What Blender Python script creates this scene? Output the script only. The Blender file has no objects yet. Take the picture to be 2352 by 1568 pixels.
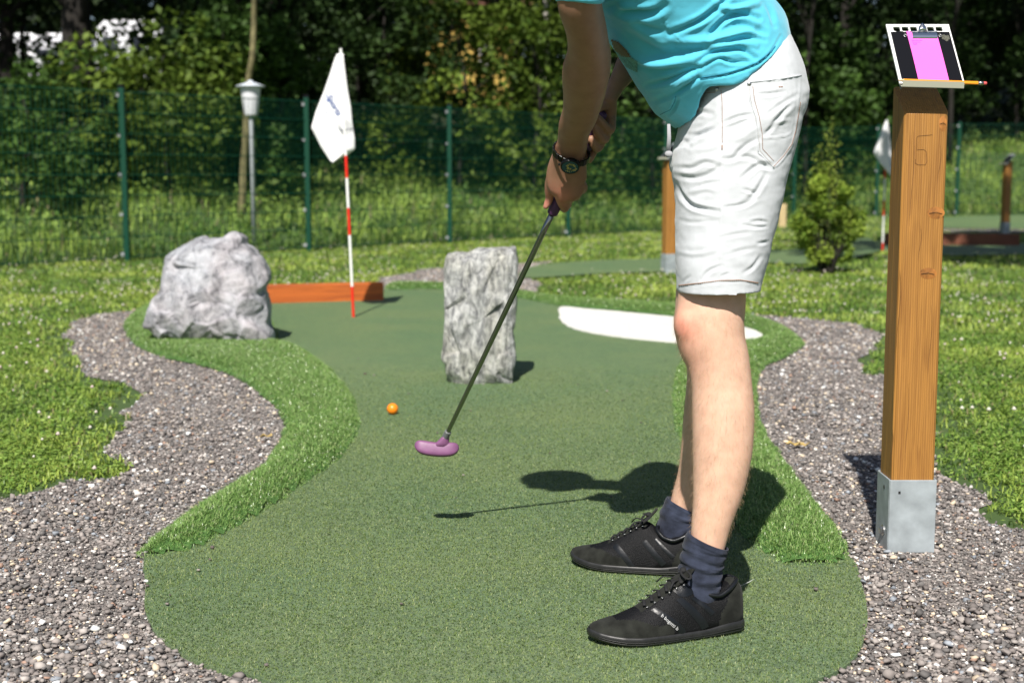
import bpy, bmesh, math, random
import numpy as np
from mathutils import Vector, Matrix, noise
from mathutils.bvhtree import BVHTree
scene = bpy.context.scene
COL = scene.collection
R = math.radians
# ---------------------------------------------------------------- camera, world, sun, exposure
FPX = 3103.0                     # focal length in pixels of a 2352 px wide picture
CH = 0.88                        # camera height
PITCH = math.atan(384.0 / FPX)
cam = bpy.data.cameras.new("camera"); camo = bpy.data.objects.new("camera", cam); COL.objects.link(camo)
cam.sensor_width = 36.0; cam.lens = 36.0 * FPX / 2352.0
cam.clip_start = 0.05; cam.clip_end = 600.0
camo.location = (0, 0, CH); camo.rotation_euler = (math.pi / 2 - PITCH, 0, 0)
cam.dof.use_dof = True; cam.dof.focus_distance = 2.8; cam.dof.aperture_fstop = 4.6
scene.camera = camo
SDIR = Vector((0.152, 0.85, -1.0)).normalized()          # direction the sunlight travels
EL = math.asin(-SDIR.z); AZ = math.atan2(-SDIR.x, -SDIR.y)   # azimuth of the sun from +Y, clockwise
world = bpy.data.worlds.new("World"); scene.world = world; world.use_nodes = True
wn = world.node_tree; bg = wn.nodes['Background']
sky = wn.nodes.new('ShaderNodeTexSky'); sky.sky_type = 'NISHITA'; sky.sun_disc = False
sky.sun_elevation = EL; sky.sun_rotation = AZ
wn.links.new(sky.outputs[0], bg.inputs[0]); bg.inputs[1].default_value = 0.056
sl = bpy.data.lights.new("sun", 'SUN'); so = bpy.data.objects.new("sun", sl); COL.objects.link(so)
sl.energy = 5.0; sl.angle = R(0.53); sl.color = (1.0, 0.95, 0.88)
so.rotation_euler = SDIR.to_track_quat('-Z', 'Y').to_euler(); so.location = (-3, -12, 14)
vs = scene.view_settings; vs.view_transform = 'Standard'; vs.look = 'None'; vs.gamma = 1.0
vs.use_curve_mapping = False; vs.exposure = 0.45
try: scene.cycles.max_bounces = 8; scene.cycles.sample_clamp_indirect = 6.0
except Exception: pass

# ---------------------------------------------------------------- measuring helpers
cf = Vector((0, math.cos(PITCH), -math.sin(PITCH))); cu = Vector((0, math.sin(PITCH), math.cos(PITCH)))
CAM = Vector((0, 0, CH))
def ray(px, py): return cf + Vector((1, 0, 0)) * ((px - 1176) / FPX) - cu * ((py - 784) / FPX)
def G(px, py, z=0.0):
    r = ray(px, py); return CAM + r * ((z - CH) / r.z)
def W(px, py, Y):
    r = ray(px, py); return CAM + r * (Y / r.y)
def mpp(Y): return Y / FPX          # metres per measured pixel at depth Y
rng = np.random.default_rng(7); random.seed(7)

# ---------------------------------------------------------------- mesh helpers
def link(o, parent=None, name=None):
    COL.objects.link(o)
    if parent is not None: o.parent = parent
    return o
def setmat(me, m):
    if m is None: return
    for x in (m if isinstance(m, (list, tuple)) else [m]): me.materials.append(x)
def fast_mesh(name, V, F, m=None, parent=None, col=None, smooth=False):
    """V (n,3); F (m,k) index array, all faces with k corners; col (n,3) colour per vertex"""
    V = np.asarray(V, dtype=np.float32); F = np.asarray(F, dtype=np.int32)
    me = bpy.data.meshes.new(name); k = F.shape[1]
    me.vertices.add(len(V)); me.vertices.foreach_set('co', V.ravel())
    me.loops.add(F.size); me.loops.foreach_set('vertex_index', F.ravel())
    me.polygons.add(len(F))
    me.polygons.foreach_set('loop_start', np.arange(0, F.size, k, dtype=np.int32))
    me.polygons.foreach_set('loop_total', np.full(len(F), k, dtype=np.int32))
    if smooth: me.polygons.foreach_set('use_smooth', np.ones(len(F), dtype=bool))
    me.update(calc_edges=True)
    if col is not None:
        a = me.color_attributes.new('tint', 'FLOAT_COLOR', 'POINT')
        c = np.ones((len(V), 4), dtype=np.float32); c[:, :3] = col; a.data.foreach_set('color', c.ravel())
    setmat(me, m)
    return link(bpy.data.objects.new(name, me), parent)
class Geo:
    def __init__(s): s.v = []; s.f = []; s.m = []
    def add(s, V, F, mi=0):
        o = len(s.v); s.v += [tuple(x) for x in V]; s.f += [[i + o for i in f] for f in F]; s.m += [mi] * len(F); return s
    def box(s, c, size, rot=None, mi=0):
        x, y, z = [a / 2 for a in size]; c = Vector(c)
        P = [Vector(p) for p in ((-x,-y,-z),(x,-y,-z),(x,y,-z),(-x,y,-z),(-x,-y,z),(x,-y,z),(x,y,z),(-x,y,z))]
        if rot is not None: P = [rot @ p for p in P]
        return s.add([c + p for p in P], [(3,2,1,0),(4,5,6,7),(0,1,5,4),(1,2,6,5),(2,3,7,6),(3,0,4,7)], mi)
    def loft(s, rings, cap=True, mi=0, closed=True):
        n = len(rings[0]); V = [p for r in rings for p in r]; F = []
        for i in range(len(rings) - 1):
            for j in range(n if closed else n - 1):
                a = i * n + j; b = i * n + (j + 1) % n
                F.append((a, b, b + n, a + n))
        if cap and closed: F.append(tuple(range(n))[::-1]); F.append(tuple(range((len(rings) - 1) * n, len(rings) * n)))
        return s.add(V, F, mi)
    def tube(s, path, rad, n=8, cap=True, mi=0, flat=1.0, up=None):
        P = [Vector(p) for p in path]; rs = rad if isinstance(rad, (list, tuple)) else [rad] * len(P); rings = []
        ref = None
        for i, p in enumerate(P):
            t = (P[min(i + 1, len(P) - 1)] - P[max(i - 1, 0)]).normalized()
            if ref is None: ref = Vector(up) if up else (Vector((0, 0, 1)) if abs(t.z) < 0.9 else Vector((0, 1, 0)))
            u = ref - t * ref.dot(t)
            if u.length < 1e-5: u = t.orthogonal()
            u.normalize(); v = t.cross(u); ref = u
            rings.append([p + (u * math.cos(a) * flat + v * math.sin(a)) * rs[i] for a in [2 * math.pi * k / n for k in range(n)]])
        return s.loft(rings, cap, mi)
    def lathe(s, prof, c=(0,0,0), n=24, mi=0):
        rings = [[Vector(c) + Vector((r * math.cos(2*math.pi*k/n), r * math.sin(2*math.pi*k/n), z)) for k in range(n)] for r, z in prof]
        return s.loft(rings, True, mi)
    def build(s, name, m, parent=None, smooth=False, bevel=0, seg=2, subsurf=0):
        me = bpy.data.meshes.new(name); me.from_pydata([tuple(v) for v in s.v], [], s.f); me.update()
        bm = bmesh.new(); bm.from_mesh(me); bmesh.ops.recalc_face_normals(bm, faces=bm.faces); bm.to_mesh(me); bm.free()
        setmat(me, m); me.polygons.foreach_set('material_index', s.m)
        if smooth: me.polygons.foreach_set('use_smooth', [True] * len(me.polygons))
        o = link(bpy.data.objects.new(name, me), parent)
        if bevel:
            b = o.modifiers.new('bevel', 'BEVEL'); b.width = bevel; b.segments = seg; b.limit_method = 'ANGLE'; b.angle_limit = R(35)
        if subsurf:
            b = o.modifiers.new('sub', 'SUBSURF'); b.levels = subsurf; b.render_levels = subsurf
        return o
def empty(name, loc=(0, 0, 0), rz=0):
    o = bpy.data.objects.new(name, None); o.location = loc; o.rotation_euler = (0, 0, rz); o.empty_display_size = 0.1
    return link(o)
def tag(o, label=None, cat=None, group=None, kind=None):
    if label: o['label'] = label
    if cat: o['category'] = cat
    if group: o['group'] = group
    if kind: o['kind'] = kind
    return o
def keep(o, parent):
    """parent without moving the child"""
    o.parent = parent; o.matrix_parent_inverse = Matrix.Translation(parent.location).inverted() if not any(parent.rotation_euler) else (Matrix.Translation(parent.location) @ parent.rotation_euler.to_matrix().to_4x4()).inverted(); return o
def copy_tree(root):
    r = root.copy(); COL.objects.link(r)
    for ch in list(root.children):
        c = ch.copy(); COL.objects.link(c); c.parent = r
        for g in list(ch.children):
            d = g.copy(); COL.objects.link(d); d.parent = c
    return r

# ---------------------------------------------------------------- materials
def newmat(name):
    m = bpy.data.materials.new(name); m.use_nodes = True
    return m, m.node_tree.nodes, m.node_tree.links, m.node_tree.nodes['Principled BSDF']
def plain(name, col, rough=0.5, metal=0.0, spec=0.5, coat=0.0, var=0.0, scale=20, bump=0.0, bscale=80, sheen=0.0, sub=0.0, stretch=None, bdist=0.002, detail=6):
    m, N, L, b = newmat(name)
    b.inputs['Base Color'].default_value = (*col, 1); b.inputs['Roughness'].default_value = rough
    b.inputs['Metallic'].default_value = metal; b.inputs['Specular IOR Level'].default_value = spec
    b.inputs['Coat Weight'].default_value = coat; b.inputs['Sheen Weight'].default_value = sheen
    tc = N.new('ShaderNodeTexCoord'); mp = N.new('ShaderNodeMapping'); L.new(tc.outputs['Object'], mp.inputs[0])
    if stretch: mp.inputs['Scale'].default_value = stretch
    if var:
        n = N.new('ShaderNodeTexNoise'); n.inputs['Scale'].default_value = scale; n.inputs['Detail'].default_value = detail; L.new(mp.outputs[0], n.inputs[0])
        r = N.new('ShaderNodeValToRGB'); L.new(n.outputs['Fac'], r.inputs[0])
        r.color_ramp.elements[0].position = .3; r.color_ramp.elements[1].position = .7
        r.color_ramp.elements[0].color = (*[c * (1 - var) for c in col], 1); r.color_ramp.elements[1].color = (*[min(1, c * (1 + var)) for c in col], 1)
        L.new(r.outputs[0], b.inputs['Base Color'])
    if bump:
        n = N.new('ShaderNodeTexNoise'); n.inputs['Scale'].default_value = bscale; n.inputs['Detail'].default_value = 8; L.new(mp.outputs[0], n.inputs[0])
        k = N.new('ShaderNodeBump'); k.inputs['Strength'].default_value = bump; k.inputs['Distance'].default_value = bdist
        L.new(n.outputs['Fac'], k.inputs['Height']); L.new(k.outputs[0], b.inputs['Normal'])
    if sub:
        b.inputs['Subsurface Weight'].default_value = sub; b.inputs['Subsurface Radius'].default_value = (0.012, 0.005, 0.003); b.inputs['Subsurface Scale'].default_value = 1.0
    return m
def ramp(N, pts):
    r = N.new('ShaderNodeValToRGB'); e = r.color_ramp.elements
    while len(e) > 1: e.remove(e[0])
    e[0].position = pts[0][0]; e[0].color = (*pts[0][1], 1)
    for p, c in pts[1:]:
        x = e.new(p); x.color = (*c, 1)
    return r
def tinted(name, rough=0.5, trans=0.0, spec=0.4):
    """base colour read from the per-leaf / per-stone tint, with a share of translucency"""
    m, N, L, b = newmat(name)
    a = N.new('ShaderNodeVertexColor'); a.layer_name = 'tint'
    L.new(a.outputs[0], b.inputs['Base Color']); b.inputs['Roughness'].default_value = rough; b.inputs['Specular IOR Level'].default_value = spec
    if trans:
        t = N.new('ShaderNodeBsdfTranslucent'); L.new(a.outputs[0], t.inputs[0])
        mx = N.new('ShaderNodeMixShader'); mx.inputs[0].default_value = trans
        L.new(b.outputs[0], mx.inputs[1]); L.new(t.outputs[0], mx.inputs[2]); L.new(mx.outputs[0], N['Material Output'].inputs[0])
    return m
M = {}
M['blade'] = tinted('grass_blade', 0.45, 0.3, 0.35)
M['turfblade'] = tinted('artificial_blade', 0.30, 0.12, 0.6)
M['leaf'] = tinted('leaf', 0.6, 0.22, 0.18)
M['stone'] = tinted('gravel_stone', 0.75, 0.0, 0.35)
M['bark'] = plain('bark', (.016, .013, .010), .9, var=.5, scale=30, bump=.8, bscale=40, bdist=.02, stretch=(1, 1, .2))
M['palebark'] = plain('pale_bark', (.17, .15, .07), .9, var=.4, scale=12)
M['birch'] = plain('birch_bark', (.5, .47, .42), .8, var=.5, scale=5, stretch=(1, 1, 3))

# ---------------------------------------------------------------- ground outlines (points on the ground)
def spline(pts, sub=6, closed=True):
    n = len(pts); out = []
    P = [np.array(p[:2]) for p in pts]
    for i in range(n if closed else n - 1):
        p0, p1, p2, p3 = P[(i - 1) % n], P[i], P[(i + 1) % n], P[(i + 2) % n]
        if not closed:
            if i == 0: p0 = p1
            if i == n - 2: p3 = p2
        for k in range(sub):
            t = k / sub
            out.append(.5 * ((2 * p1) + (-p0 + p2) * t + (2 * p0 - 5 * p1 + 4 * p2 - p3) * t * t + (-p0 + 3 * p1 - 3 * p2 + p3) * t ** 3))
    return np.array(out)
def gp(pts, sub=6, z=0): return spline([G(a, b, z) for a, b in pts], sub)
def inside(poly, P):
    x, y = P[:, 0], P[:, 1]; c = np.zeros(len(P), bool); n = len(poly)
    for i in range(n):
        x1, y1 = poly[i - 1]; x2, y2 = poly[i]
        if y1 == y2: continue
        h = ((y1 > y) != (y2 > y)) & (x < (x2 - x1) * (y - y1) / (y2 - y1) + x1); c ^= h
    return c
def bdist(poly, P):
    d = np.full(len(P), 1e9)
    for i in range(len(poly)):
        a = poly[i - 1]; b = poly[i]; ab = b - a; L2 = ab @ ab
        if L2 < 1e-12: continue
        t = np.clip(((P - a) @ ab) / L2, 0, 1); q = a + t[:, None] * ab
        d = np.minimum(d, np.hypot(*(P - q).T))
    return d
def ragged(poly, amp, sc, seed=0):
    out = []
    for p in poly:
        o = Vector(noise.noise_vector(Vector((p[0] * sc, p[1] * sc, seed)))) * amp + Vector(noise.noise_vector(Vector((p[0] * sc * 3, p[1] * sc * 3, seed + 5)))) * amp * .5
        out.append((p[0] + o.x, p[1] + o.y))
    return np.array(out)
P_green = gp([(820,1640),(590,1568),(520,1556),(440,1525),(370,1480),(340,1430),(332,1395),(336,1350),(330,1310),(350,1270),(480,1225),(600,1160),(700,1090),(740,1000),(700,900),(600,830),
   (560,740),(600,702),(760,690),(880,668),(1000,667),(1190,686),(1290,704),(1420,716),(1560,735),(1700,755),(1760,776),(1740,792),(1640,830),(1620,900),(1620,1000),(1700,1150),(1840,1260),(1950,1288),(1978,1350),(1992,1420),(1984,1480),(1965,1520),(1930,1550),(1880,1572),(1700,1640)])
P_fl = gp([(315,1285),(400,1212),(520,1130),(600,1080),(640,1022),(652,985),(638,950),(590,905),(530,868),(450,842),(380,828),(315,800),(287,765),(290,737),(330,710),(380,696),
   (470,690),(560,700),(620,740),(640,775),(640,793),(690,806),(745,842),(793,890),(820,940),(829,985),(818,1015),(775,1065),(700,1122),(600,1190),(480,1255),(400,1280)])
P_fr = gp([(1765,1290),(1800,1306),(1850,1311),(1905,1308),(1940,1296),(1951,1282),(1944,1258),(1900,1195),(1850,1128),(1800,1060),(1760,1000),(1742,940),(1742,880),(1760,846),(1815,822),(1846,798),(1832,776),(1785,750),(1715,734),
   (1600,716),(1540,709),(1400,700),(1300,693),(1190,676),(1100,667),(1000,660),(900,659),(884,664),(900,669),(1000,668),(1100,675),(1190,688),(1290,707),(1400,716),(1560,733),(1690,752),(1750,774),(1725,792),(1640,806),(1570,832),(1549,875),(1545,945),(1556,1005),(1590,1080),(1640,1150),(1690,1235)])
P_fl = ragged(spline(P_fl, 2), .010, 16, 21); P_fr = ragged(spline(P_fr, 2), .010, 16, 22)
P_sand = gp([(1290,710),(1350,715),(1450,724),(1550,734),(1640,744),(1700,755),(1750,774),(1722,790),(1670,796),(1590,795),(1500,789),(1420,780),(1330,765),(1292,746),(1284,726)], 4)
P_gl = ragged(gp([(-700,1260),(-200,1200),(0,1155),(60,1140),(150,1112),(220,1112),(285,1098),(302,1080),(260,1058),(228,1035),(285,985),(310,960),(288,935),(318,905),(285,880),(230,870),(190,850),(170,820),(158,790),(150,765),(180,740),(230,724),(310,715),
   (400,705),(560,740),(700,900),(720,1100),(400,1400),(640,1568),(900,1800),(-600,1900)], 10), .05, 5)
P_gr = ragged(gp([(1600,717),(1715,724),(1850,736),(1950,746),(2020,768),(2012,795),(1975,830),(1990,862),(2060,870),(2120,910),(2148,960),(2140,1020),(2160,1080),(2200,1108),(2245,1150),(2275,1192),(2352,1225),(2700,1280),(3100,1900),
   (1500,1900),(1700,1500),(1900,1400),(1800,1200),(1700,1000),(1700,780)], 10), .05, 5, 3)
P_gb = ragged(gp([(858,668),(868,645),(930,630),(1000,618),(1100,612),(1200,607),(1268,602),(1232,614),(1205,640),(1238,652),(1225,672),(1195,690),(1000,682),(900,676)], 8), .06, 4, 6)
P_far = gp([(1204,643),(1385,633),(1515,629),(1640,621),(1757,608),(1842,610),(1957,597),(2042,578),(2163,591),(2352,588),(2700,590),(2700,560),(2352,563),(2040,560),(1984,550),(1833,575),(1757,578),(1640,590),(1515,598),(1385,602),(1282,609),(1214,620)], 5)
P_far2 = gp([(2120,530),(2120,516),(2352,510),(2600,512),(2600,530)], 4)
P_farfr = gp([(1225,617),(1282,604),(1385,597),(1515,590),(1640,584),(1757,574),(1833,573),(1833,579),(1757,581),(1640,592),(1515,600),(1385,604),(1282,611)], 4)
def sheet(name, poly, z, m, kind='structure', skirt=0.0):
    bm = bmesh.new(); vs_ = [bm.verts.new((p[0], p[1], z)) for p in poly]
    es = [bm.edges.new((vs_[i - 1], vs_[i])) for i in range(len(vs_))]
    bmesh.ops.triangle_fill(bm, edges=es, use_beauty=True)
    bmesh.ops.recalc_face_normals(bm, faces=bm.faces)
    if bm.faces and sum(f.normal.z for f in bm.faces) < 0: bmesh.ops.reverse_faces(bm, faces=bm.faces)
    if skirt:
        r = bmesh.ops.extrude_edge_only(bm, edges=[e for e in bm.edges if len(e.link_faces) == 1])
        for g in r['geom']:
            if isinstance(g, bmesh.types.BMVert): g.co.z -= skirt
    me = bpy.data.meshes.new(name); bm.to_mesh(me); bm.free(); setmat(me, m)
    return tag(link(bpy.data.objects.new(name, me)), kind=kind)

# ---------------------------------------------------------------- fence line and terrain height
FP = [(-5.45, 11.75), (-3.89, 13.66), (-2.32, 15.45), (-0.79, 17.25), (0.79, 19.0), (2.35, 20.8), (3.75, 22.6), (5.10, 24.6), (6.95, 25.9), (8.25, 25.2), (10.6, 25.0)]
def seg_side(x, y):
    """signed distance beyond the fence line (positive = outside the course)"""
    best = 1e9; sg = -1
    for (a, b), (c, d) in zip(FP[:-1], FP[1:]):
        dx, dy = c - a, d - b; L2 = dx * dx + dy * dy; t = ((x - a) * dx + (y - b) * dy) / L2
        t = max(0 if a > -5.4 else -20, min(1 if c < 10.5 else 20, t))
        qx, qy = a + t * dx, b + t * dy; D = math.hypot(x - qx, y - qy)
        if D < best: best = D; sg = 1 if (dx * (y - b) - dy * (x - a)) > 0 else -1
    return best * sg
def smooth(t): t = max(0, min(1, t)); return t * t * (3 - 2 * t)
def TH(x, y):
    d = seg_side(x, y)
    h = 0.0
    if d > 0: h += .75 * smooth(d / 4.5) + 2.2 * smooth((d - 4) / 14) + 1.5 * smooth((d - 16) / 40)
    if d > -6: h += .10 * smooth((x - 5) / 3) * smooth((d + 6) / 6)
    if d > .3: h += .12 * noise.noise(Vector((x * .5, y * .5, 0))) * smooth(d)
    if x > 5 and d > 0: h += .5 * smooth((x - 6) / 4) * smooth(d / 5)
    return h
# ---------------------------------------------------------------- ground sheets
def mat_lawn():
    m, N, L, b = newmat('lawn_soil')
    tc = N.new('ShaderNodeTexCoord'); n = N.new('ShaderNodeTexNoise'); n.inputs['Scale'].default_value = 3; n.inputs['Detail'].default_value = 12; n.inputs['Roughness'].default_value = .7
    L.new(tc.outputs['Object'], n.inputs[0])
    r = ramp(N, [(.3, (.035, .045, .015)), (.5, (.045, .085, .018)), (.7, (.08, .12, .03))]); L.new(n.outputs['Fac'], r.inputs[0]); a = N.new('ShaderNodeVertexColor'); a.layer_name = 'tint'; mx = N.new('ShaderNodeMix'); mx.data_type = 'RGBA'; mx.inputs[0].default_value = .75; L.new(r.outputs[0], mx.inputs[6]); L.new(a.outputs[0], mx.inputs[7]); L.new(mx.outputs[2], b.inputs['Base Color'])
    b.inputs['Roughness'].default_value = .95; return m
def mat_gravel():
    m, N, L, b = newmat('gravel_bed')
    tc = N.new('ShaderNodeTexCoord'); v = N.new('ShaderNodeTexVoronoi'); v.inputs['Scale'].default_value = 90; L.new(tc.outputs['Object'], v.inputs[0])
    r = ramp(N, [(0, (.10, .09, .085)), (.5, (.17, .15, .14)), (.85, (.25, .23, .21)), (1, (.5, .48, .45))]); s = N.new('ShaderNodeSeparateColor'); L.new(v.outputs['Color'], s.inputs[0]); L.new(s.outputs[0], r.inputs[0])
    L.new(r.outputs[0], b.inputs['Base Color']); b.inputs['Roughness'].default_value = .9
    k = N.new('ShaderNodeBump'); k.inputs['Strength'].default_value = .8; k.inputs['Distance'].default_value = .006; k.invert = True; L.new(v.outputs['Distance'], k.inputs['Height']); L.new(k.outputs[0], b.inputs['Normal']); return m
def mat_green():
    m, N, L, b = newmat('short_pile_turf')
    tc = N.new('ShaderNodeTexCoord')
    n = N.new('ShaderNodeTexNoise'); n.inputs['Scale'].default_value = 210; n.inputs['Detail'].default_value = 6; n.inputs['Roughness'].default_value = .75; L.new(tc.outputs['Object'], n.inputs[0])
    n2 = N.new('ShaderNodeTexNoise'); n2.inputs['Scale'].default_value = 1.6; n2.inputs['Detail'].default_value = 5; L.new(tc.outputs['Object'], n2.inputs[0])
    n3 = N.new('ShaderNodeTexNoise'); n3.inputs['Scale'].default_value = 45; n3.inputs['Detail'].default_value = 4; L.new(tc.outputs['Object'], n3.inputs[0])
    r = ramp(N, [(.36, (.028, .066, .019)), (.46, (.066, .126, .040)), (.54, (.110, .178, .058)), (.64, (.22, .285, .115))]); L.new(n.outputs['Fac'], r.inputs[0])
    r2 = ramp(N, [(.35, (.80, .92, .86)), (.65, (1.12, 1.05, .95))]); L.new(n2.outputs['Fac'], r2.inputs[0])
    r3 = ramp(N, [(.35, (.88, .88, .88)), (.65, (1.1, 1.1, 1.1))]); L.new(n3.outputs['Fac'], r3.inputs[0])
    mx = N.new('ShaderNodeMix'); mx.data_type = 'RGBA'; mx.blend_type = 'MULTIPLY'; mx.inputs[0].default_value = 1; L.new(r.outputs[0], mx.inputs[6]); L.new(r2.outputs[0], mx.inputs[7])
    my = N.new('ShaderNodeMix'); my.data_type = 'RGBA'; my.blend_type = 'MULTIPLY'; my.inputs[0].default_value = 1; L.new(mx.outputs[2], my.inputs[6]); L.new(r3.outputs[0], my.inputs[7])
    L.new(my.outputs[2], b.inputs['Base Color']); b.inputs['Roughness'].default_value = .75; b.inputs['Specular IOR Level'].default_value = .25; b.inputs['Sheen Weight'].default_value = .15
    k = N.new('ShaderNodeBump'); k.inputs['Strength'].default_value = .9; k.inputs['Distance'].default_value = .004; L.new(n.outputs['Fac'], k.inputs['Height']); L.new(k.outputs[0], b.inputs['Normal'])
    return m
M['lawn'] = mat_lawn(); M['gravel'] = mat_gravel(); M['green'] = mat_green()
M['white_turf'] = plain('white_turf', (.66, .655, .61), .9, var=.14, scale=70, bump=.6, bscale=300, bdist=.003)
M['turf_base'] = plain('turf_backing', (.06, .14, .03), .8, var=.4, scale=200, bump=.5, bscale=300)
def build_terrain():
    xs = np.concatenate([np.arange(-60, -12, 3.0), np.arange(-12, 16, .5), np.arange(16, 64, 3.0)])
    ys = np.concatenate([np.arange(-12, 9, 1.5), np.arange(9, 34, .5), np.arange(34, 130, 4.0)])
    V = [(x, y, TH(x, y)) for y in ys for x in xs]; n = len(xs)
    F = [(j * n + i, j * n + i + 1, (j + 1) * n + i + 1, (j + 1) * n + i) for j in range(len(ys) - 1) for i in range(n - 1)]
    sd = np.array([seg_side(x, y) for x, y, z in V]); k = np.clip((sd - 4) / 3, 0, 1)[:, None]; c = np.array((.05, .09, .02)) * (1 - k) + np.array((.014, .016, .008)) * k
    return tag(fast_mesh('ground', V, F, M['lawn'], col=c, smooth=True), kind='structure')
build_terrain()
sheet('gravel_path', P_gl, .004, M['gravel']); sheet('gravel_path', P_gr, .004, M['gravel']); sheet('gravel_path', P_gb, .004, M['gravel'])
sheet('putting_green', P_green, .012, M['green'], skirt=.011)
sheet('white_turf_inlay', ragged(spline(P_sand, 3), .012, 22, 2), .0185, M['white_turf'], skirt=.006)
def lift(o):   # drape a far sheet on the terrain
    for v in o.data.vertices: v.co.z += TH(v.co.x, v.co.y) + .01
    return o
lift(sheet('putting_green', P_far, .012, M['green'])); lift(sheet('putting_green', P_far2, .02, M['green']))
lift(sheet('gravel_path', gp([(2150,532),(2352,527),(2600,528),(2600,540),(2352,539),(2160,541)], 4), .008, M['gravel']))

# ---------------------------------------------------------------- mounds of long pile turf
RISE = {}
def mound(name, poly, h, w=.13, cell=.025):
    x0, y0 = poly.min(0); x1, y1 = poly.max(0)
    xs = np.arange(x0, x1 + cell, cell); ys = np.arange(y0, y1 + cell, cell)
    X, Y = np.meshgrid(xs, ys); P = np.c_[X.ravel(), Y.ravel()]
    ins = inside(poly, P); d = bdist(poly, P); d[~ins] = 0
    t = np.clip(d / w, 0, 1); Z = .0125 + h * t * (2 - t); Z[~ins] = .0125
    n = len(xs); idx = np.arange(len(P)).reshape(X.shape)
    q = np.c_[idx[:-1, :-1].ravel(), idx[:-1, 1:].ravel(), idx[1:, 1:].ravel(), idx[1:, :-1].ravel()]
    q = q[ins[q].sum(1) >= 3]
    used = np.unique(q); mp = -np.ones(len(P), int); mp[used] = np.arange(len(used))
    V = np.c_[P, Z][used]
    return tag(fast_mesh(name, V, mp[q], M['turf_base'], smooth=True), kind='structure')
def mheight(poly, P, h, w=.13):
    d = bdist(poly, P); t = np.clip(d / w, 0, 1); return .0125 + h * t * (2 - t)
mound('turf_mound', P_fl, .035); mound('turf_mound', P_fr, .035)

def scatter(poly, dens, jitter=True):
    """random points in a polygon; dens may depend on distance to the camera"""
    x0, y0 = poly.min(0); x1, y1 = poly.max(0); n = int((x1 - x0) * (y1 - y0) * dens)
    P = np.c_[rng.uniform(x0, x1, n), rng.uniform(y0, y1, n)]
    return P[inside(poly, P)]
def in_view(P, margin=.7):
    return (np.abs(P[:, 0]) < .40 * P[:, 1] + margin) & (P[:, 1] > 1.7)
def blades(name, P3, hgt, wid, lean, tint, m, kind='stuff', label=None, cat=None, comb=None):
    n = len(P3); a = rng.uniform(0, 2 * np.pi, n); ca, sa = np.cos(a), np.sin(a)
    side = np.c_[ca, sa, np.zeros(n)]; fw = np.c_[-sa, ca, np.zeros(n)]
    if comb is not None: fw = fw * .6 + np.asarray(comb)
    w = wid[:, None]; H = hgt[:, None]; Ln = lean[:, None]
    b0 = P3 - side * w / 2; b1 = P3 + side * w / 2
    mid = P3 + fw * H * Ln * .35 + np.c_[np.zeros((n, 2)), hgt * .6]
    m0 = mid - side * w * .42; m1 = mid + side * w * .42
    tip = P3 + fw * H * Ln + np.c_[np.zeros((n, 2)), hgt * (1 - .25 * lean)]
    V = np.stack([b0, b1, m1, m0, tip], 1).reshape(-1, 3); i = np.arange(n)[:, None] * 5
    F = np.concatenate([i + [0, 1, 2], i + [0, 2, 3], i + [3, 2, 4]], 0)
    o = fast_mesh(name, V, F, m, col=np.repeat(tint, 5, 0))
    return tag(o, label, cat, kind=kind)
def mix(c1, c2, t): return np.outer(1 - t, c1) + np.outer(t, c2)
def turf_pile(poly, dens, label):
    P = scatter(poly, dens); P = P[in_view(P)]
    far = np.clip((P[:, 1] - 3) / 6, 0, 1); P = P[rng.random(len(P)) > far * .55]
    z = mheight(poly, P, .035); n = len(P); far = np.clip((P[:, 1] - 3) / 6, 0, 1)
    t = rng.random(n); c = mix((.085, .19, .032), (.29, .44, .135), t ** 1.1)
    dry = rng.random(n) < .12; c[dry] = mix((.30, .38, .14), (.42, .48, .24), rng.random(dry.sum()))
    blades('turf_pile', np.c_[P, z - .003], rng.uniform(.008, .021, n) * np.clip(.35 + bdist(poly, P) / .06, 0, 1), rng.uniform(.0011, .0019, n) * (1 + far), rng.uniform(.3, 1.7, n), c, M['turfblade'], label=label, cat='artificial turf')
turf_pile(P_fl, 85000, 'long shiny artificial turf on the mound along the left edge of the green')
turf_pile(P_fr, 85000, 'long shiny artificial turf on the mound along the right edge of the green')

def short_pile():
    P = scatter(P_green, 52000); P = P[in_view(P, .4)]; f = np.clip((P[:, 1] - 3.0) / 3.2, 0, 1); P = P[rng.random(len(P)) > f * 1.02]
    for q in (P_fl, P_fr): P = P[~inside(q, P)]
    n = len(P); f = np.clip((P[:, 1] - 3.0) / 3.2, 0, 1); t = rng.random(n); pn = np.array([noise.noise(Vector((a_ * 2.2, b_ * 2.2, 4))) for a_, b_ in P]); c = mix((.078, .140, .036), (.235, .305, .095), np.clip(t * .8 + .1 + pn * .5, 0, 1)); y = rng.random(n) < .22; c[y] = mix((.20, .27, .10), (.34, .38, .18), rng.random(y.sum()))
    blades('green_pile', np.c_[P, np.full(n, .0115)], rng.uniform(.003, .0065, n), rng.uniform(.0011, .0018, n) * (1 + .5 * f), rng.uniform(.4, 1.6, n), c, M['blade'], label='short curled artificial turf pile of the near putting green', cat='artificial turf')
short_pile()
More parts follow.
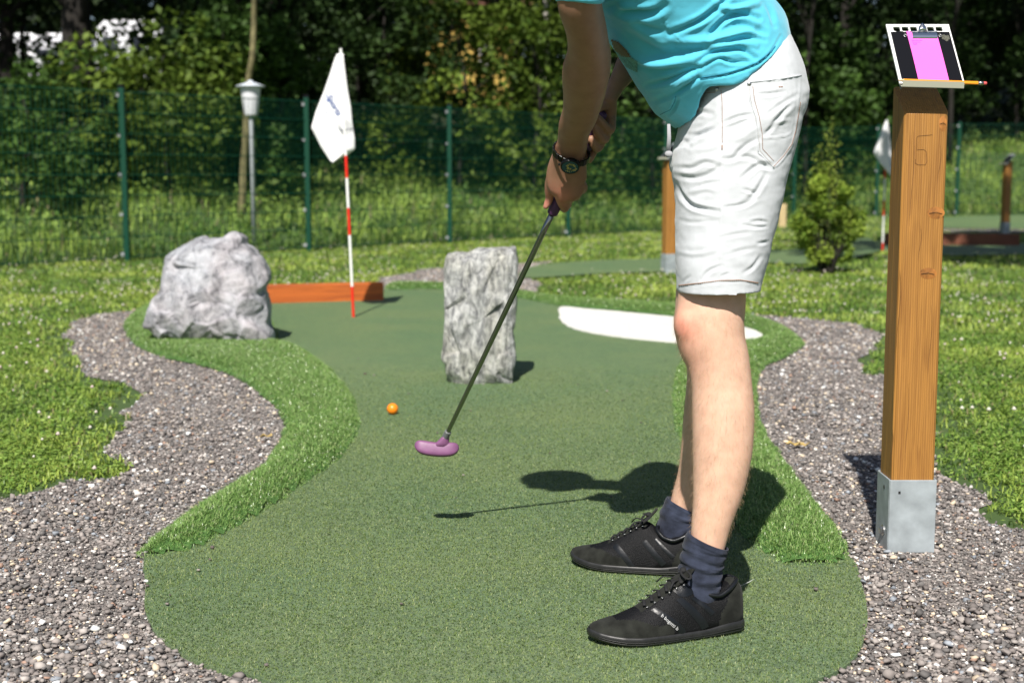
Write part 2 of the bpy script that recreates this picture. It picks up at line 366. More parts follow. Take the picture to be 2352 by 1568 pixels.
# ---------------------------------------------------------------- gravel stones
def stones(name, polys, label):
    base = np.array([(-1,-1,-1),(1,-1,-1),(1,1,-1),(-1,1,-1),(-1,-1,1),(1,-1,1),(1,1,1),(-1,1,1)], float) * .62
    extra = np.array([(0,0,-1),(0,0,1),(0,-1,0),(0,1,0),(-1,0,0),(1,0,0)], float) * .70
    B = np.r_[base, extra]
    q = [((0,3,2,1),8),((4,5,6,7),9),((0,1,5,4),10),((3,7,6,2),11),((0,4,7,3),12),((1,2,6,5),13)]
    F0 = np.array([(f[k], f[(k + 1) % 4], c) for f, c in q for k in range(4)])
    allP = []
    for poly in polys:
        P = scatter(poly, 21000); P = P[in_view(P)]
        far = np.clip((P[:, 1] - 2.6) / 3.0, 0, 1); P = P[rng.random(len(P)) > far * .62]
        clear = ~inside(P_green, P) & ~inside(P_fl, P) & ~inside(P_fr, P); allP.append(P[clear])
    P = np.concatenate(allP); n = len(P)
    s = rng.lognormal(math.log(.0027), .46, n); big = rng.random(n) < .03; s[big] *= 1.7; s = np.clip(s, .0013, .010)
    s *= 1 + .45 * np.clip((P[:, 1] - 3) / 4, 0, 1) + .22 * np.clip((2.9 - P[:, 1]) / .6, 0, 1); cl = np.array([noise.noise(Vector((a_ * 3, b_ * 3, 9))) for a_, b_ in P]); s *= np.clip(1 + .4 * cl, .6, 1.35); s *= np.where(rng.random(n) < .006, 1.5, 1); s = np.clip(s, .0013, .0095)
    V = B[None] * (1 + rng.normal(0, .27, (n, 14, 3))) * (s[:, None] * rng.uniform(.65, 1.3, (n, 3)))[:, None, :]
    # random rotation
    qn = rng.normal(size=(n, 4)); qn /= np.linalg.norm(qn, axis=1)[:, None]; w, x, y, z = qn.T
    Rm = np.stack([1-2*(y*y+z*z), 2*(x*y-z*w), 2*(x*z+y*w), 2*(x*y+z*w), 1-2*(x*x+z*z), 2*(y*z-x*w), 2*(x*z-y*w), 2*(y*z+x*w), 1-2*(x*x+y*y)], 1).reshape(n, 3, 3)
    V = np.einsum('nij,nkj->nki', Rm, V); V[:, :, 2] *= .65
    V += np.c_[P, .004 + s * rng.uniform(.1, 1.3, n)][:, None, :]
    t = rng.random(n); c = np.empty((n, 3))
    pal = np.array([(.10,.095,.09),(.15,.135,.125),(.20,.18,.165),(.26,.24,.22),(.55,.52,.48),(.45,.38,.28),(.24,.16,.12),(.20,.22,.24)])
    k = rng.choice(len(pal), n, p=[.22,.25,.20,.16,.065,.045,.025,.035]); c = pal[k] * rng.uniform(1.0, 1.75, (n, 1)) * (1.0, .98, .985)
    F = (np.arange(n)[:, None, None] * 14 + F0[None]).reshape(-1, 3)
    tag(fast_mesh(name, V.reshape(-1, 3), F, M['stone'], col=np.repeat(np.clip(c, 0, .8), 14, 0)), label, 'gravel', kind='stuff')
stones('gravel', [P_gl, P_gr, P_gb], 'loose grey and white gravel stones covering the paths beside the green')

def crumbs():
    P = scatter(P_green, 55); P = P[in_view(P, .05)]; d = bdist(P_green, P); P = P[(rng.random(len(P)) < .12 + np.exp(-d / .06))]; n = len(P); s = rng.uniform(.0012, .0032, n) * np.where(rng.random(n) < .1, 1.6, 1)
    B = np.array([(-1,-1,-.6),(1,-1,-.6),(1,1,-.6),(-1,1,-.6),(-1,-1,.6),(1,-1,.6),(1,1,.6),(-1,1,.6)], float); V = B[None] * (1 + rng.normal(0, .25, (n, 8, 3))) * s[:, None, None] + np.c_[P, .015 + s * .6][:, None, :]
    F0 = np.array([(0,3,2,1),(4,5,6,7),(0,1,5,4),(3,7,6,2),(0,4,7,3),(1,2,6,5)]); F = (np.arange(n)[:, None, None] * 8 + F0[None]).reshape(-1, 4); c = mix((.12, .10, .09), (.42, .38, .33), rng.random(n) ** 2)
    tag(fast_mesh('gravel_crumbs', V.reshape(-1, 3), F, M['stone'], col=np.repeat(c, 8, 0)), 'tiny stray gravel crumbs lying on the near putting green', 'gravel', kind='stuff')
crumbs()
# ---------------------------------------------------------------- lawn
def lawn():
    out = []
    for (y0, y1, dens) in ((2.2, 4.5, 14000), (4.5, 7.5, 5200), (7.5, 12, 2000), (12, 20, 750), (20, 30, 260)):
        w = .40 * y1 + .7; n = int(2 * w * (y1 - y0) * dens)
        P = np.c_[rng.uniform(-w, w, n), rng.uniform(y0, y1, n)]; P = P[in_view(P, .7)]
        bad = np.zeros(len(P), bool)
        for q in (P_gl, P_gr, P_gb, P_green, P_fl, P_fr, P_far, P_far2): bad |= inside(q, P)
        P = P[~bad]
        if y0 < 7.5:
            e = np.minimum(np.minimum(bdist(P_gl, P), bdist(P_gr, P)) / .22, 1); nn_ = np.array([noise.noise(Vector((a_ * 7, b_ * 7, 2))) for a_, b_ in P]); P = P[rng.random(len(P)) < np.clip(.12 + e * 1.0 + nn_ * .9 * (1 - e * .6), .04, 1)]
        k = np.full(len(P), min(1.0, y0 / 14)); out.append(np.c_[P, k])
    A = np.concatenate(out); P = A[:, :2]; k = A[:, 2]; n = len(P)
    side = np.array([seg_side(x, y) for x, y in P]); keepm = side < .4; P = P[keepm]; k = k[keepm]; n = len(P)
    z = np.array([TH(x, y) for x, y in P])
    patch = np.array([noise.noise(Vector((x * 1.3, y * 1.3, 3))) for x, y in P]) + .5 * np.array([noise.noise(Vector((x * 5, y * 5, 8))) for x, y in P])
    t = np.clip(.45 + patch * 1.1 + rng.normal(0, .25, n), 0, 1); c = mix((.11, .22, .03), (.38, .48, .09), t)
    dry = rng.random(n) < .06 + .25 * np.clip(-patch - .25, 0, 1); c[dry] = (.30, .26, .13)
    h = rng.uniform(.008, .026, n) * (1 + 1.2 * k) * (1 + .4 * np.clip(patch, -1, 1)); w = rng.uniform(.0022, .0042, n) * (1 + 2.6 * k)
    blades('lawn_grass', np.c_[P, z - .002], h, w, rng.uniform(.2, 1.3, n), c, M['blade'], label='sunlit mown lawn with clover around the greens', cat='grass')
    # clover leaves low between the blades
    sel = rng.random(n) < np.where(k < .5, .6, .15); Q = P[sel]; zq = z[sel]; nq = len(Q)
    leaf_cloud('clover', np.c_[Q + rng.normal(0, .01, Q.shape), zq + rng.uniform(.006, .022, nq)], rng.uniform(.0045, .0085, nq) * (1 + 1.2 * k[sel]), mix((.13, .25, .04), (.33, .46, .10), rng.random(nq)), M['blade'], flat=.8,
               label='low round clover leaves growing in the lawn', cat='clover', kind='stuff')
    # clover flowers
    fsel = (rng.random(n) < np.where(k > .5, .022, np.where(k > .3, .006, .0006))) & (patch > -.15); Q = P[fsel]; zq = z[fsel]; nq = len(Q); s = rng.uniform(.005, .010, nq)
    a = np.linspace(0, 2 * np.pi, 7)[:-1]
    ring = np.concatenate([np.c_[np.cos(a), np.sin(a), np.zeros(6)], [(0, 0, 1), (0, 0, -.8)]])
    Vv = ring[None] * s[:, None, None] + np.c_[Q, zq + rng.uniform(.03, .07, nq)][:, None, :]
    F0 = np.array([(i, (i + 1) % 6, 6) for i in range(6)] + [((i + 1) % 6, i, 7) for i in range(6)])
    F = (np.arange(nq)[:, None, None] * 8 + F0[None]).reshape(-1, 3); cc = mix((.62, .60, .50), (.55, .42, .40), rng.random(nq) ** 3)
    tag(fast_mesh('clover_flowers', Vv.reshape(-1, 3), F, M['stone'], col=np.repeat(cc, 8, 0)), 'small round white clover flowers dotted over the lawn', 'flowers', kind='stuff')
def leaf_cloud(name, P3, size, tint, m, flat=0.0, parent=None, label=None, cat=None, kind=None, aspect=.6):
    """four-cornered leaves folded slightly, one per point; flat=1 keeps them horizontal"""
    n = len(P3); nr = rng.normal(size=(n, 3)); nr[:, 2] = np.abs(nr[:, 2]) + .35; nr[:, :2] *= (1 - flat); nr /= np.linalg.norm(nr, axis=1)[:, None]
    a = rng.normal(size=(n, 3)); u = np.cross(nr, a); u /= np.linalg.norm(u, axis=1)[:, None]; v = np.cross(nr, u)
    s = size[:, None]
    V = np.stack([P3 - u * s, P3 - v * s * aspect + nr * s * .12, P3 + u * s, P3 + v * s * aspect + nr * s * .12], 1).reshape(-1, 3)
    F = (np.arange(n)[:, None] * 4 + np.array([[0, 1, 2, 3]]))
    return tag(fast_mesh(name, V, F, m, parent, col=np.repeat(tint, 4, 0)), label, cat, kind=kind)
lawn()
# ---------------------------------------------------------------- rocks
def mat_rock(name, dark, mid, light, stretch, bs=1.0, warm=None):
    m, N, L, b = newmat(name)
    tc = N.new('ShaderNodeTexCoord'); mp = N.new('ShaderNodeMapping'); mp.inputs['Scale'].default_value = stretch; L.new(tc.outputs['Object'], mp.inputs[0])
    n = N.new('ShaderNodeTexNoise'); n.inputs['Scale'].default_value = 16; n.inputs['Detail'].default_value = 10; n.inputs['Roughness'].default_value = .72; n.inputs['Distortion'].default_value = .6; L.new(mp.outputs[0], n.inputs[0])
    r = ramp(N, [(.33, dark), (.46, mid), (.58, light), (.72, tuple(min(.8, c * 1.25) for c in light))]); L.new(n.outputs['Fac'], r.inputs[0])
    n2 = N.new('ShaderNodeTexNoise'); n2.inputs['Scale'].default_value = 5; n2.inputs['Detail'].default_value = 4; L.new(mp.outputs[0], n2.inputs[0])
    r2 = ramp(N, [(.4, (1, 1, 1)), (.62, warm or (1.0, .93, .9))]); L.new(n2.outputs['Fac'], r2.inputs[0])
    mx = N.new('ShaderNodeMix'); mx.data_type = 'RGBA'; mx.blend_type = 'MULTIPLY'; mx.inputs[0].default_value = 1; L.new(r.outputs[0], mx.inputs[6]); L.new(r2.outputs[0], mx.inputs[7])
    L.new(mx.outputs[2], b.inputs['Base Color']); b.inputs['Roughness'].default_value = .7
    n3 = N.new('ShaderNodeTexNoise'); n3.inputs['Scale'].default_value = 42; n3.inputs['Detail'].default_value = 9; n3.inputs['Roughness'].default_value = .7; L.new(mp.outputs[0], n3.inputs[0])
    k = N.new('ShaderNodeBump'); k.inputs['Strength'].default_value = bs; k.inputs['Distance'].default_value = .008; L.new(n3.outputs['Fac'], k.inputs['Height']); L.new(k.outputs[0], b.inputs['Normal'])
    return m
def rock(name, outline, Yc, depth, m, amp, freq, box=.55, cen=None, seed=0, nu=260, nv=120, facet=.0, planes=0, fmax=.03, zs_=1.0, slope=0.0, tilt=.30):
    """a stone whose cross-section across the depth axis follows an outline; its front and back bulge by `depth`"""
    pts = [W(a, b, Yc) for a, b in outline]; P = spline([(p.x, p.z) for p in pts], 4)
    c = np.array(cen if cen is not None else P.mean(0)); ang = np.arctan2(P[:, 1] - c[1], P[:, 0] - c[0]); rad = np.hypot(*(P - c).T)
    o = np.argsort(ang); ang = ang[o]; rad = rad[o]; ang = np.r_[ang - 2 * np.pi, ang, ang + 2 * np.pi]; rad = np.r_[rad, rad, rad]
    V = []
    for j in range(nv + 1):
        ph = np.pi * j / nv; s = math.sin(ph) ** box; dz = math.copysign(abs(math.cos(ph)) ** (box * .9), -math.cos(ph))
        for i in range(nu):
            th = 2 * np.pi * i / nu - np.pi; r_ = np.interp(th, ang, rad) * s
            V.append(Vector((c[0] + r_ * math.cos(th), Yc + dz * depth + slope * r_ * math.sin(th), c[1] + r_ * math.sin(th))))
    out = []
    cen3 = Vector((c[0], Yc, c[1]))
    for p in V:
        q = p * freq + Vector((seed, seed, seed)); d = (p - cen3).normalized()
        f = noise.fractal(q, 1.0, 2.1, 5) * amp
        if facet:
            vd = noise.voronoi(Vector((q.x * .8, q.y * .8, q.z * .5)))[0]; f += (vd[1] - vd[0]) * facet - facet * .3
        out.append(p + d * f)
    F = [(j * nu + i, j * nu + (i + 1) % nu, (j + 1) * nu + (i + 1) % nu, (j + 1) * nu + i) for j in range(nv) for i in range(nu)]
    if planes:
        A = np.array([tuple(p) for p in out]); r0 = np.random.default_rng(seed + 50); c3 = np.array(cen3); big = A[r0.choice(len(A), planes)]
        Nn = np.array([tuple((V[i + 1] - V[i]).cross(V[min(i + nu, len(V) - 1)] - V[i]).normalized()) if False else (0, 0, 0) for i in range(0)]) if False else None
        dn = (big - c3) / np.array([max(rad) * .8, depth, max(rad) * .8]) ** 1.0; dn = dn / np.array([max(rad) * .8, depth, max(rad) * .8]); dn /= np.linalg.norm(dn, axis=1)[:, None]; dn += r0.normal(0, tilt, dn.shape); dn /= np.linalg.norm(dn, axis=1)[:, None]
        wA = A * np.array([1, .8, zs_]); wB = big * np.array([1, .8, zs_]); best = np.full(len(A), 1e9); sec = best.copy(); bi = np.zeros(len(A), int)
        for k in range(planes):
            d_ = ((wA - wB[k]) ** 2).sum(1); m_ = d_ < best; sec = np.where(m_, best, np.minimum(sec, d_)); bi[m_] = k; best = np.minimum(best, d_)
        off = ((big[bi] - A) * dn[bi]).sum(1); off = np.clip(off, -fmax, fmax); A = A + dn[bi] * (off * .85)[:, None]
        edge = np.sqrt(sec) - np.sqrt(best); A -= dn[bi] * (np.exp(-(edge / .012) ** 2) * .004)[:, None]
        A += np.array([noise.noise_vector(Vector(p) * 38) for p in A]) * .0035; out = [Vector(p) for p in A]
    out = [(p.x, p.y, max(p.z, -.06)) for p in out]
    return fast_mesh(name, out, F, m, smooth=True)
bz = [(180,1240),(210,1130),(270,900),(345,800),(370,600),(375,460),(420,380),(520,310),(640,240),(800,185),(860,225),(1040,205),(1170,130),(1250,160),(1300,210),(1300,270),(1390,325),(1460,400),(1520,440),(1590,590),(1620,720),(1560,820),(1610,890),(1660,1060),(1640,1200),(1700,1320),(1720,1480),(1640,1540),(1500,1520),(1300,1460),(1050,1400),(850,1420),(650,1390),(500,1330),(380,1360),(260,1310),(190,1270)]
M['boulder'] = mat_rock('pale_boulder', (.085, .09, .10), (.30, .31, .335), (.44, .45, .48), (1, 1, .8), 1.1, (1.0, .92, .90))
M['gneiss'] = mat_rock('gneiss', (.055, .06, .065), (.28, .285, .285), (.54, .545, .53), (2.6, 2.6, 1.0), 1.4, (1.0, .98, .90))
tag(rock('boulder', [(315.8 + a * .18305, 516.8 + b * .18305) for a, b in bz], 6.98, .20, M['boulder'], .010, 5.5, .62, seed=3, facet=.0, planes=60, fmax=.028, slope=.30, tilt=.16), 'big pale grey jagged boulder on the left turf mound', 'boulder')
pz = [(75,300),(90,200),(118,165),(330,152),(338,120),(480,112),(640,105),(725,100),(748,118),(770,250),(770,330),(760,560),(755,650),(745,800),(722,900),(735,1000),(750,1150),(728,1260),(720,1370),(600,1405),(450,1425),(330,1435),(200,1442),(160,1400),(110,1300),(95,1200),(55,1120),(75,900),(80,650),(75,500)]
tag(rock('stone_pillar', [(1004.9 + a * .238, 545.5 + b * .238) for a, b in pz], 5.70, .14, M['gneiss'], .008, 9, .30, seed=11, facet=.0, planes=40, fmax=.012, zs_=.45, tilt=.2), 'upright rough grey and black stone slab standing on the green', 'stone')

# ---------------------------------------------------------------- wood
def mat_wood(name, base, dark, scale=1.0, axis='Z', rough=.55, knots=()):
    m, N, L, b = newmat(name)
    tc = N.new('ShaderNodeTexCoord'); mp = N.new('ShaderNodeMapping'); L.new(tc.outputs['Object'], mp.inputs[0])
    mp.inputs['Scale'].default_value = (1, 1, .06) if axis == 'Z' else (.06, 1, 1)
    n = N.new('ShaderNodeTexNoise'); n.inputs['Scale'].default_value = 40 * scale; n.inputs['Detail'].default_value = 6; n.inputs['Distortion'].default_value = .8; L.new(mp.outputs[0], n.inputs[0])
    w = N.new('ShaderNodeTexWave'); w.bands_direction = 'X' if axis == 'Z' else 'Z'; w.inputs['Scale'].default_value = 26 * scale; w.inputs['Distortion'].default_value = 5; w.inputs['Detail'].default_value = 4; w.inputs['Detail Scale'].default_value = 1.2; L.new(mp.outputs[0], w.inputs[0])
    r = ramp(N, [(.25, dark), (.5, base), (.8, tuple(min(1, c * 1.25) for c in base))]); L.new(n.outputs['Fac'], r.inputs[0])
    r2 = ramp(N, [(0, (.80, .75, .68)), (.35, (1, 1, 1)), (1, (1.05, 1.05, 1.05))]); L.new(w.outputs['Fac'], r2.inputs[0])
    mx = N.new('ShaderNodeMix'); mx.data_type = 'RGBA'; mx.blend_type = 'MULTIPLY'; mx.inputs[0].default_value = .8; L.new(r.outputs[0], mx.inputs[6]); L.new(r2.outputs[0], mx.inputs[7])
    out = mx.outputs[2]
    L.new(out, b.inputs['Base Color']); b.inputs['Roughness'].default_value = rough; b.inputs['Coat Weight'].default_value = .15; b.inputs['Coat Roughness'].default_value = .4
    k = N.new('ShaderNodeBump'); k.inputs['Strength'].default_value = .5; k.inputs['Distance'].default_value = .002; L.new(w.outputs['Fac'], k.inputs['Height']); L.new(k.outputs[0], b.inputs['Normal'])
    return m
M['post_wood'] = mat_wood('honey_wood', (.37, .172, .036), (.26, .110, .022), 2.4)
M['knot'] = plain('knot_wood', (.34, .135, .028), .5, var=.45, scale=90, stretch=(1, 1, .5), bump=.4, bscale=150); M['crack'] = plain('wood_crack', (.07, .030, .010), .9)
M['end_grain'] = plain('end_grain', (.20, .09, .02), .8, var=.3, scale=60)
M['red_wood'] = mat_wood('red_stained_wood', (.48, .11, .012), (.28, .05, .006), axis='X'); M['brown_wood'] = mat_wood('brown_stained_wood', (.17, .05, .02), (.09, .025, .01), axis='X')
M['galv'] = plain('galvanised_steel', (.34, .38, .40), .5, .15, var=.22, scale=22, bump=.08)
M['chrome'] = plain('chrome', (.82, .82, .80), .1, 1.0); M['steel'] = plain('dull_steel', (.5, .5, .5), .35, 1.0)
M['black_plastic'] = plain('black_plastic', (.003, .0035, .006), .6, spec=.12); M['board_white'] = plain('board_white', (.78, .78, .76), .4)
M['pink'] = plain('pink_card', (.88, .13, .60), .75); M['cream'] = plain('cream_metal', (.36, .36, .28), .5); M['pencil_orange'] = plain('pencil_paint', (.90, .33, .02), .35)
M['pencil_wood'] = plain('pencil_wood', (.62, .44, .24), .7); M['eraser'] = plain('eraser', (.75, .10, .10), .7); M['graphite'] = plain('graphite', (.02, .02, .02), .4)
M['red_paint'] = plain('red_paint', (.72, .02, .008), .4); M['white_paint'] = plain('white_paint', (.8, .8, .78), .4)
M['cloth_white'] = plain('flag_cloth', (.82, .82, .82), .85, bump=.15, bscale=14, bdist=.01)
M['print_blue'] = plain('print_blue', (.03, .08, .30), .8); M['print_dark'] = plain('print_dark', (.05, .07, .10), .8)

# ---------------------------------------------------------------- marker post with score board
PW = .100
def marker_post(name, x, y, label, wood, cell='a', full=True, rz=0.0, scale=1.0, tops=(.985, 1.05)):
    t = empty(name, (x, y, TH(x, y) + .004), rz); tag(t, label, 'post', 'wooden marker posts with score boards')
    h = PW / 2; zb, zt = .155, tops[0]; dz = tops[1] - tops[0]
    g = Geo(); nz = 14; rings = []
    c = .006
    prof = [(-h + c, -h), (h - c, -h), (h, -h + c), (h, h - c), (h - c, h), (-h + c, h), (-h, h - c), (-h, -h + c)]
    def topz(px_, py_): return zt + (py_ + h) / PW * dz
    for k in range(nz + 1):
        f = k / nz; rings.append([Vector((a, b, zb * (1 - f) + topz(a, b) * f)) for a, b in prof])
    g.loft(rings); w_ = g.build('wooden_post', M['post_wood'] if wood else M['post_wood'], t, bevel=.0015)
    # galvanised shoe: four plates with a bolt and slots
    g = Geo(); s = h + .003; T = .004
    g.box((0, -s, .088), (2 * s + .002, T, .172)); g.box((0, s, .088), (2 * s + .002, T, .172)); g.box((-s, 0, .088), (T, 2 * s - T, .172)); g.box((s, 0, .088), (T, 2 * s - T, .172))
    g.box((0, 0, .004), (2 * s - .01, 2 * s - .01, .006))
    sh = g.build('ground_bracket', M['galv'], t, bevel=.0012)
    g = Geo()
    for yy in (-.012,):
        g.lathe([(.0135, 0), (.0135, .002), (.004, .0025), (.004, .004)], (0, 0, 0), 20); g.lathe([(.0085, .0025), (.0085, .008), (.007, .009)], (0, 0, 0), 6)
    b = g.build('bolt', M['steel'], sh); b.rotation_euler = (0, -math.pi / 2, 0); b.location = (-s - T / 2, -.012, .045)
    g = Geo(); g.lathe([(.005, 0), (.005, .0008)], (0, 0, 0), 14); q = g.build('bolt_hole', M['graphite'], sh); q.rotation_euler = (0, -math.pi / 2, 0); q.location = (-s - T / 2, -.01, .148)
    g = Geo(); g.box((-.032, -s - T / 2 - .0005, .145), (.005, .001, .006)); g.build('bolt_hole', M['graphite'], sh)
    # score board
    bd = empty('score_board', (0, 0, 0)); bd.parent = t
    return t, w_, sh
def board_frame():
    """origin at the lower left corner of the board plane; u to the right, v up the slope"""
    p0 = W(2063.5, 187, 3.045); u = Vector((1, 0, 0)); v = Vector((0, .67, .742)).normalized(); return p0, u, v, u.cross(v)
t, wobj, shobj = marker_post('marker_post', 0, 0, 'near orange wooden post with a pink card and pencil on its sloping board', True, tops=(W(2100, 257, 3.08).z - .008, W(2100, 195, 3.17).z - .008))
A = G(2081, 1270, .004); t.location = (A.x + .011, A.y + .053, .004)
for ch in list(t.children):
    if ch.type == 'EMPTY': bpy.data.objects.remove(ch)
MP = t.location.copy()
p0, U_, V_, N_ = board_frame(); BW, BL = .144, .180
def bp(u, v, n=0.0): return p0 + U_ * (u * BW) + V_ * (v * BL) + N_ * n - MP
def plate(g, u0, v0, u1, v1, n0, n1, mi=0):
    P = [bp(a, b, c) for c in (n0, n1) for a, b in ((u0, v0), (u1, v0), (u1, v1), (u0, v1))]
    g.add(P, [(3, 2, 1, 0), (4, 5, 6, 7), (0, 1, 5, 4), (1, 2, 6, 5), (2, 3, 7, 6), (3, 0, 4, 7)], mi)
def build_board(t, simple=False):
    g = Geo(); hs = [(.10 + .1345 * k, .21 + .1345 * k) for k in range(6)]
    plate(g, 0, -.06, 1, .872, 0, .004); plate(g, 0, .957, 1, 1, 0, .004)
    e = [0] + [x for p in hs for x in p] + [1]
    for a, b in zip(e[::2], e[1::2]): plate(g, a, .8722, b, .9568, 0, .004)
    # rounded corners of the holes
    for a, b in hs:
        for (cx, sx) in ((a, 1), (b, -1)):
            for (cy, sy) in ((.8722, 1), (.9568, -1)):
                P = [bp(cx, cy, n) for n in (0, .004)]
                r = .022; Q = [(cx, cy), (cx + sx * r, cy), (cx + sx * r * .3, cy + sy * r * .25), (cx, cy + sy * r * .8)]
                VV = [bp(x, y, .004) for x, y in Q] + [bp(x, y, 0) for x, y in Q]
                g.add(VV, [(0, 1, 2, 3), (7, 6, 5, 4), (1, 5, 6, 2), (2, 6, 7, 3)])
    bo = g.build('score_board', M['board_white'], t)
    g = Geo(); plate(g, .045, -.03, .972, .85, .0042, .0062); plate(g, .13, .848, .24, .862, .0042, .0062); plate(g, .30, .848, .70, .858, .0042, .0062); g.build('black_panel', M['black_plastic'], bo, bevel=.0006)
    g = Geo()
    tr = W(2072, 199, 3.02) - MP; tr2 = W(2214, 203, 3.02) - MP; up = Vector((0, -.10, 1)).normalized()
    L0, L1 = tr, tr2; H_ = .0135
    g.add([L0, L1, L1 + up * H_, L0 + up * H_ + Vector((.002, 0, 0)), L0 + Vector((0, .0015, 0)), L1 + Vector((0, .0015, 0)), L1 + up * H_ + Vector((0, .0015, 0)), L0 + up * H_ + Vector((.002, .0015, 0))],
          [(0, 1, 2, 3), (7, 6, 5, 4), (3, 2, 6, 7), (0, 4, 5, 1), (0, 3, 7, 4), (1, 5, 6, 2)])
    g.add([L0 + Vector((0, .0015, 0)), L1 + Vector((0, .0015, 0)), bp(1.0, -.06, .002), bp(0, -.06, .002), L0 + Vector((0, .0015, -.0012)), L1 + Vector((0, .0015, -.0012)), bp(1.0, -.07, .002), bp(0, -.07, .002)],
          [(0, 1, 2, 3), (7, 6, 5, 4), (0, 4, 5, 1), (1, 5, 6, 2), (2, 6, 7, 3), (3, 7, 4, 0)])
    g.build('pencil_tray', M['cream'], bo)
    if simple: return bo
    # side gussets hanging below the board
    for u in (.015, .975):
        g = Geo(); a, b, c = bp(u, -.02, 0), bp(u, .25, 0), bp(u, -.10, -.006)
        d = Vector((.003, 0, 0)); g.add([a, b, c, a + d, b + d, c + d], [(0, 1, 2), (5, 4, 3), (0, 3, 4, 1), (1, 4, 5, 2), (2, 5, 3, 0)]); g.build('bracket', M['galv'], bo)
    # chrome clip
    g = Geo(); n = 12; rings = []
    for u in (.352, .745):
        rings.append([bp(u, .765 + .062 * math.cos(a), .0085 + .0065 * math.sin(a)) for a in [2 * math.pi * k / n for k in range(n)]])
    g.loft(rings); plate(g, .34, .828, .76, .842, .0075, .0105)
    cl = g.build('clip', M['chrome'], bo, smooth=False, bevel=.0004)
    g = Geo(); rings = []
    for k in range(7):
        a = k / 6; v_ = .83 + .085 * a; wd = .068 * (1 - a ** 3 * .75)
        rings.append([bp(.535 + wd * math.cos(b), v_, .012 + .006 * math.sin(b) + .004 * a) for b in [2 * math.pi * j / 14 for j in range(14)]])
    g.loft(rings); g.build('clip_lever', M['chrome'], cl, smooth=True)
    for uu in (.25, .80):
        g = Geo(); ring = [bp(uu + .022 * math.cos(a), .765 + .022 * math.sin(a), .0085) for a in [2 * math.pi * j / 12 for j in range(13)]]
        g.tube(ring, .0009, 6); g.build('clip_loop', M['steel'], cl, smooth=True)
    g = Geo()
    for k in range(9):
        x = -.056 + .014 * k; ln = math.sqrt(max(0, .066 ** 2 - x * x)) * BW / BL
        P = [bp(.885 + x, .735 + ln * s_ + .012 * math.sin(s_ * 6 + k), .0068) for s_ in (-1, -.6, -.2, .2, .6, 1)]
        g.tube(P, .00032, 5)
    g.build('fingerprint_pattern', M['cream'], bo)
    return bo
build_board(t)
# pink card and pencil lie on the board
g = Geo(); P = []
vs_ = np.linspace(-.045, .845, 12)
for n_ in (.0068, .0074):
    for v in vs_: P += [bp(.283 + .01 * (1 - v), v, n_ + .002 * math.sin(v * 3)) + MP, bp(.753 + .008 * (1 - v), v, n_ + .002 * math.sin(v * 3)) + MP]
F = []
k = len(vs_)
for i in range(k - 1):
    F.append((2*i, 2*i+1, 2*i+3, 2*i+2)); o = 2 * k; F.append((o+2*i+2, o+2*i+3, o+2*i+1, o+2*i)); F.append((2*i+1, o+2*i+1, o+2*i+3, 2*i+3)); F.append((2*i, 2*i+2, o+2*i+2, o+2*i))
g.add(P, F); card = g.build('score_card', M['pink'], None); tag(card, 'bright pink score card clipped to the black board on the near post', 'score card')
g = Geo()
def scr(u0, v0, u1, am, k):
    P = []
    for i in range(30):
        f = i / 29; P.append(bp(u0 + (u1 - u0) * f, v0 + am * math.sin(f * k) * (.5 + .5 * math.sin(f * 17)), .0082 + .002 * math.sin(v0 * 3)) + MP)
    g.tube(P, .00022, 4)
scr(.33, .668, .50, .012, 60); scr(.33, .635, .46, .007, 70); scr(.34, .60, .40, .012, 24)
g.build('pencil_writing', plain('pencil_writing', (.45, .03, .25), .8), card)
t = empty('pencil', (0, 0, 0)); tag(t, 'orange pencil with a pink eraser lying in the tray of the near post', 'pencil')
a = W(2057, 184.5, 3.026); b = W(2266, 191.8, 3.026); d = (b - a).normalized(); t.location = a; ln = (b - a).length
def seg(name, s0, s1, r0, r1, m, n=6, sm=False):
    g = Geo(); g.tube([d * s0, d * s1], [r0, r1], n); return g.build(name, m, t, smooth=sm)
seg('lead', 0, .006, .0003, .001, M['graphite']); seg('sharpened_tip', .006, .018, .001, .0037, M['pencil_wood'], 10); seg('barrel', .018, ln * .905, .0038, .0038, M['pencil_orange'])
seg('ferrule', ln * .905, ln * .965, .0041, .0041, M['steel'], 14, True); seg('eraser', ln * .965, ln, .0037, .0034, M['eraser'], 14, True)
# routed number, knots and cracks of the near post
def on_face(px, py, off=.0004): p = W(px, py, MP.y - PW / 2 - off); return p - MP
g = Geo(); five = [(2145,310),(2112,313),(2109,316),(2109,345),(2113,344),(2125,344),(2131,349),(2132,372),(2128,379),(2112,379),(2105,375),(2105,366)]
five = [(a_ - 3, b_) for a_, b_ in five]
g.tube([on_face(a_, b_) for a_, b_ in five], .00042, 5); g.build('carved_number', M['crack'], wobj)
for (cx_, c0, c1) in ((2098, 300, 520), (2150, 700, 860), (2076, 620, 800), (2120, 520, 600), (2102, 880, 1060), (2068, 980, 1070), (2160, 330, 420)):
    g = Geo(); g.tube([on_face(cx_ + 3 * math.sin(f * 5) - 22 * (c0 + (c1 - c0) * f - 300) / 800, c0 + (c1 - c0) * f, .0001) for f in np.linspace(0, 1, 12)], [.0001, .0003, .0004, .0005, .0005, .0005, .0004, .0005, .0004, .0003, .0002, .0001], 5); g.build('crack', M['crack'], wobj)
